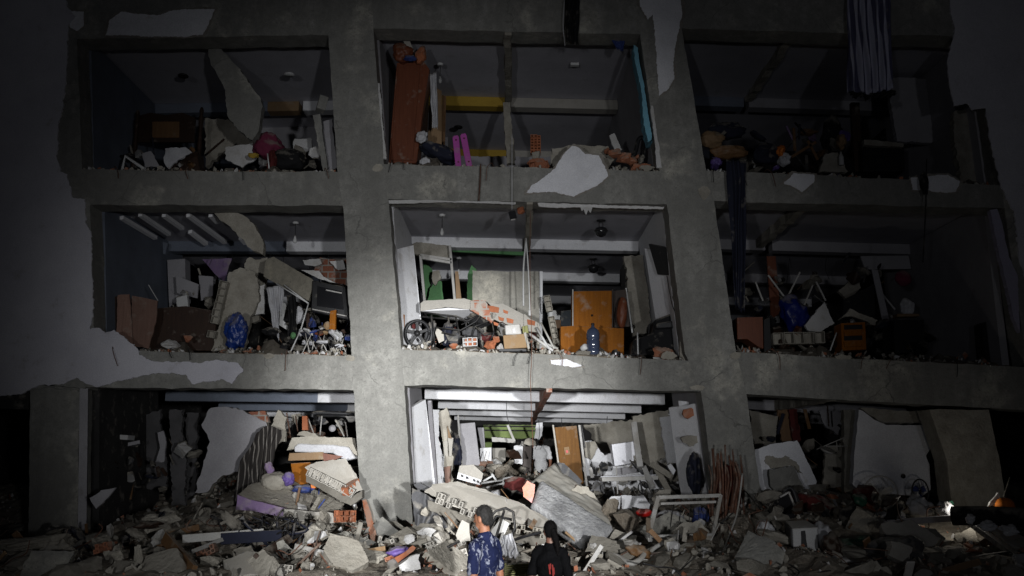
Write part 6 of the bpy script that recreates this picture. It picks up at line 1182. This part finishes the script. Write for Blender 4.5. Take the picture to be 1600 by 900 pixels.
def person(lb, foot, hgt, yaw, headyaw, sk, shirt, trousers, hair, pony=False, beard=False, bend=0, arms=0):
    t = thing('person', lb, 'person', foot); s = hgt/1.74
    X = Matrix.Translation(foot) @ Matrix.Rotation(R(yaw), 4, 'Z') @ Matrix.Diagonal((s*.87, s*.9, s, 1))
    HM = Matrix.Translation((0, .01, 1.5)) @ Matrix.Rotation(R(headyaw-yaw), 4, 'Z') @ Matrix.Rotation(R(-6), 4, 'X') @ Matrix.Translation((0, -.01, -1.5))
    hp = lambda x, y, z: tuple(HM @ Vector((x, y, z))); HR = HM.to_3x3()
    bm = bmesh.new()
    ell(bm, (0, 0, .96), (.155, .11, .13)); ell(bm, (0, .01, 1.12), (.14, .105, .15)); ell(bm, (0, 0, 1.29), (.165, .115, .17)); tcap(bm, (-.14, 0, 1.405), (.14, 0, 1.405), .055, .055)
    tcap(bm, (0, -.01, 1.40), hp(0, 0, 1.56), .062, .055)
    ell(bm, hp(0, .01, 1.635), (.074, .093, .105), HR); ell(bm, hp(0, .045, 1.575), (.054, .055, .05), HR); tcap(bm, hp(0, .095, 1.64), hp(0, .118, 1.612), .010, .016)
    ell(bm, hp(0, .095, 1.582), (.026, .012, .008), HR)
    for sx in (-1, 1):
        ell(bm, hp(sx*.076, -.005, 1.62), (.010, .02, .032), HR); ell(bm, hp(sx*.03, .088, 1.643), (.016, .01, .009), HR)
        el = (sx*.245, -.03, 1.12); wr_ = (sx*.24, .06+arms, .88+arms)
        tcap(bm, (sx*.19, 0, 1.39), el, .052, .042); tcap(bm, el, wr_, .041, .027)
        pm_ = Vector(wr_)+Vector((0, .01, -.06)); ell(bm, pm_, (.022, .04, .055))
        for k in range(4):
            b0 = pm_+Vector((0, -.03+.02*k, -.045)); L = (.06, .075, .08, .068)[k]; tcap(bm, b0, b0+Vector((-sx*.008, .006, -L*.5)), .0105, .0095, 8, 3); tcap(bm, b0+Vector((-sx*.008, .006, -L*.5)), b0+Vector((-sx*.028, .012, -L*.95)), .0095, .008, 8, 3)
        b0 = pm_+Vector((0, .035, .01)); tcap(bm, b0, b0+Vector((-sx*.02, .03, -.035)), .012, .011, 8, 3); tcap(bm, b0+Vector((-sx*.02, .03, -.035)), b0+Vector((-sx*.03, .035, -.06)), .011, .009, 8, 3)
        tcap(bm, (sx*.085, 0, .92), (sx*.1, .02, .5), .085, .055); tcap(bm, (sx*.1, .02, .5), (sx*.105, -.01, .1), .052, .036); tcap(bm, (sx*.105, -.03, .05), (sx*.12, .13, .035), .04, .032)
    remesh('body', bm, sk, t, X, .0075*s, 3)
    bm = bmesh.new(); ell(bm, (0, 0, .93), (.178, .135, .08)); ell(bm, (0, .005, 1.05), (.175, .135, .16)); ell(bm, (0, 0, 1.27), (.188, .138, .185)); tcap(bm, (-.15, 0, 1.405), (.15, 0, 1.405), .066, .066); tcap(bm, (0, -.005, 1.42), (0, -.004, 1.455), .10, .08)
    for sx in (-1, 1): tcap(bm, (sx*.18, 0, 1.385), (sx*.232, -.018, 1.2), .07, .062)
    remesh('shirt', bm, shirt, t, X, .009*s, 2, wr=.014)
    bm = bmesh.new(); ell(bm, (0, 0, .94), (.165, .125, .11))
    for sx in (-1, 1): tcap(bm, (sx*.085, 0, .9), (sx*.1, .02, .5), .1, .075); tcap(bm, (sx*.1, .02, .5), (sx*.105, -.01, .13), .073, .06)
    remesh('trousers', bm, trousers, t, X, .014*s, 3, wr=.008)
    for sx in (-1, 1):
        bm = bmesh.new(); tcap(bm, (sx*.105, -.03, .055), (sx*.125, .15, .045), .052, .042); remesh('shoe', bm, blackp, t, X, .012, 2)
    bm = bmesh.new(); ell(bm, hp(0, -.008, 1.664), (.078, .090, .085), HR); ell(bm, hp(0, -.032, 1.632), (.073, .062, .076), HR)
    if pony: tcap(bm, hp(.02, -.085, 1.63), hp(.055, -.11, 1.52), .035, .03); tcap(bm, hp(.055, -.11, 1.52), hp(.075, -.10, 1.38), .03, .014)
    ho = remesh('hair', bm, hair, t, X, .005*s, 1, wr=.006)
    me = ho.data; q = random.Random(int(yaw)); vs_ = [v.co.copy() for v in me.vertices]; ns_ = [v.normal.copy() for v in me.vertices]; fs_ = [list(p.vertices) for p in me.polygons]; base = len(vs_)
    for k in range(3800):
        j = q.randrange(base); d = (ns_[j]+Vector((q.uniform(-.5, .5), q.uniform(-.5, .5), q.uniform(-1.1, .1)))).normalized()*q.uniform(.006, .016); sd = d.orthogonal().normalized()*.0011
        a = len(vs_); vs_ += [vs_[j]-sd, vs_[j]+sd, vs_[j]+d]; fs_.append([a, a+1, a+2])
    me.clear_geometry(); me.from_pydata(vs_, [], fs_); me.shade_smooth()
    if beard:
        bm = bmesh.new(); ell(bm, hp(0, .062, 1.556), (.05, .045, .032), HR); remesh('beard', bm, mat('grey_beard', (.2, .19, .18), (.1, .1, .1), sc=60, bump=1, bs=150, rnd=0), t, X, .007, 2, wr=.003)
    return t, X
g0 = at(760, 893, 8.6)
t, X = person('man in a navy shirt with pale splashes, looking left at the ruins', Vector((at(757, 890, 8.6).x, 8.6, 0)), 1.745, 58, 52, skin, camo, jean, hairg, beard=True)
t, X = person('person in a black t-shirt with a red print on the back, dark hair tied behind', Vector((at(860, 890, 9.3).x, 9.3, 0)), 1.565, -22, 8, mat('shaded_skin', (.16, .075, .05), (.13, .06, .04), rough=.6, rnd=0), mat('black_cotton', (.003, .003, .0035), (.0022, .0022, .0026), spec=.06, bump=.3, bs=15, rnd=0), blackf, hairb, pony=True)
bmm = bmesh.new(); rq = random.Random(3)
for k, (x0, z0, x1, z1) in enumerate(((.03, 1.30, .045, 1.20), (.075, 1.30, .085, 1.18), (.05, 1.31, .045, 1.25), (.09, 1.27, .095, 1.2))):
    a = X @ Vector((x0, -.132-.0, z0)); b = X @ Vector((x1, -.132, z1)); barm(bmm, a, b, .014, .03)
pr = bmo('print', bmm, redprint, t, bevel=0)
person('person in a white t-shirt standing in the dark doorway at the back', Vector((at(845, 720, 20.6).x, 20.6, at(845, 697, 20.6).z-1.42)), 1.70, 8, 0, dskin, mat('white_cotton', (.85, .85, .86), (.78, .78, .8), bump=.3, bs=15, rnd=0), blackf, hairb)
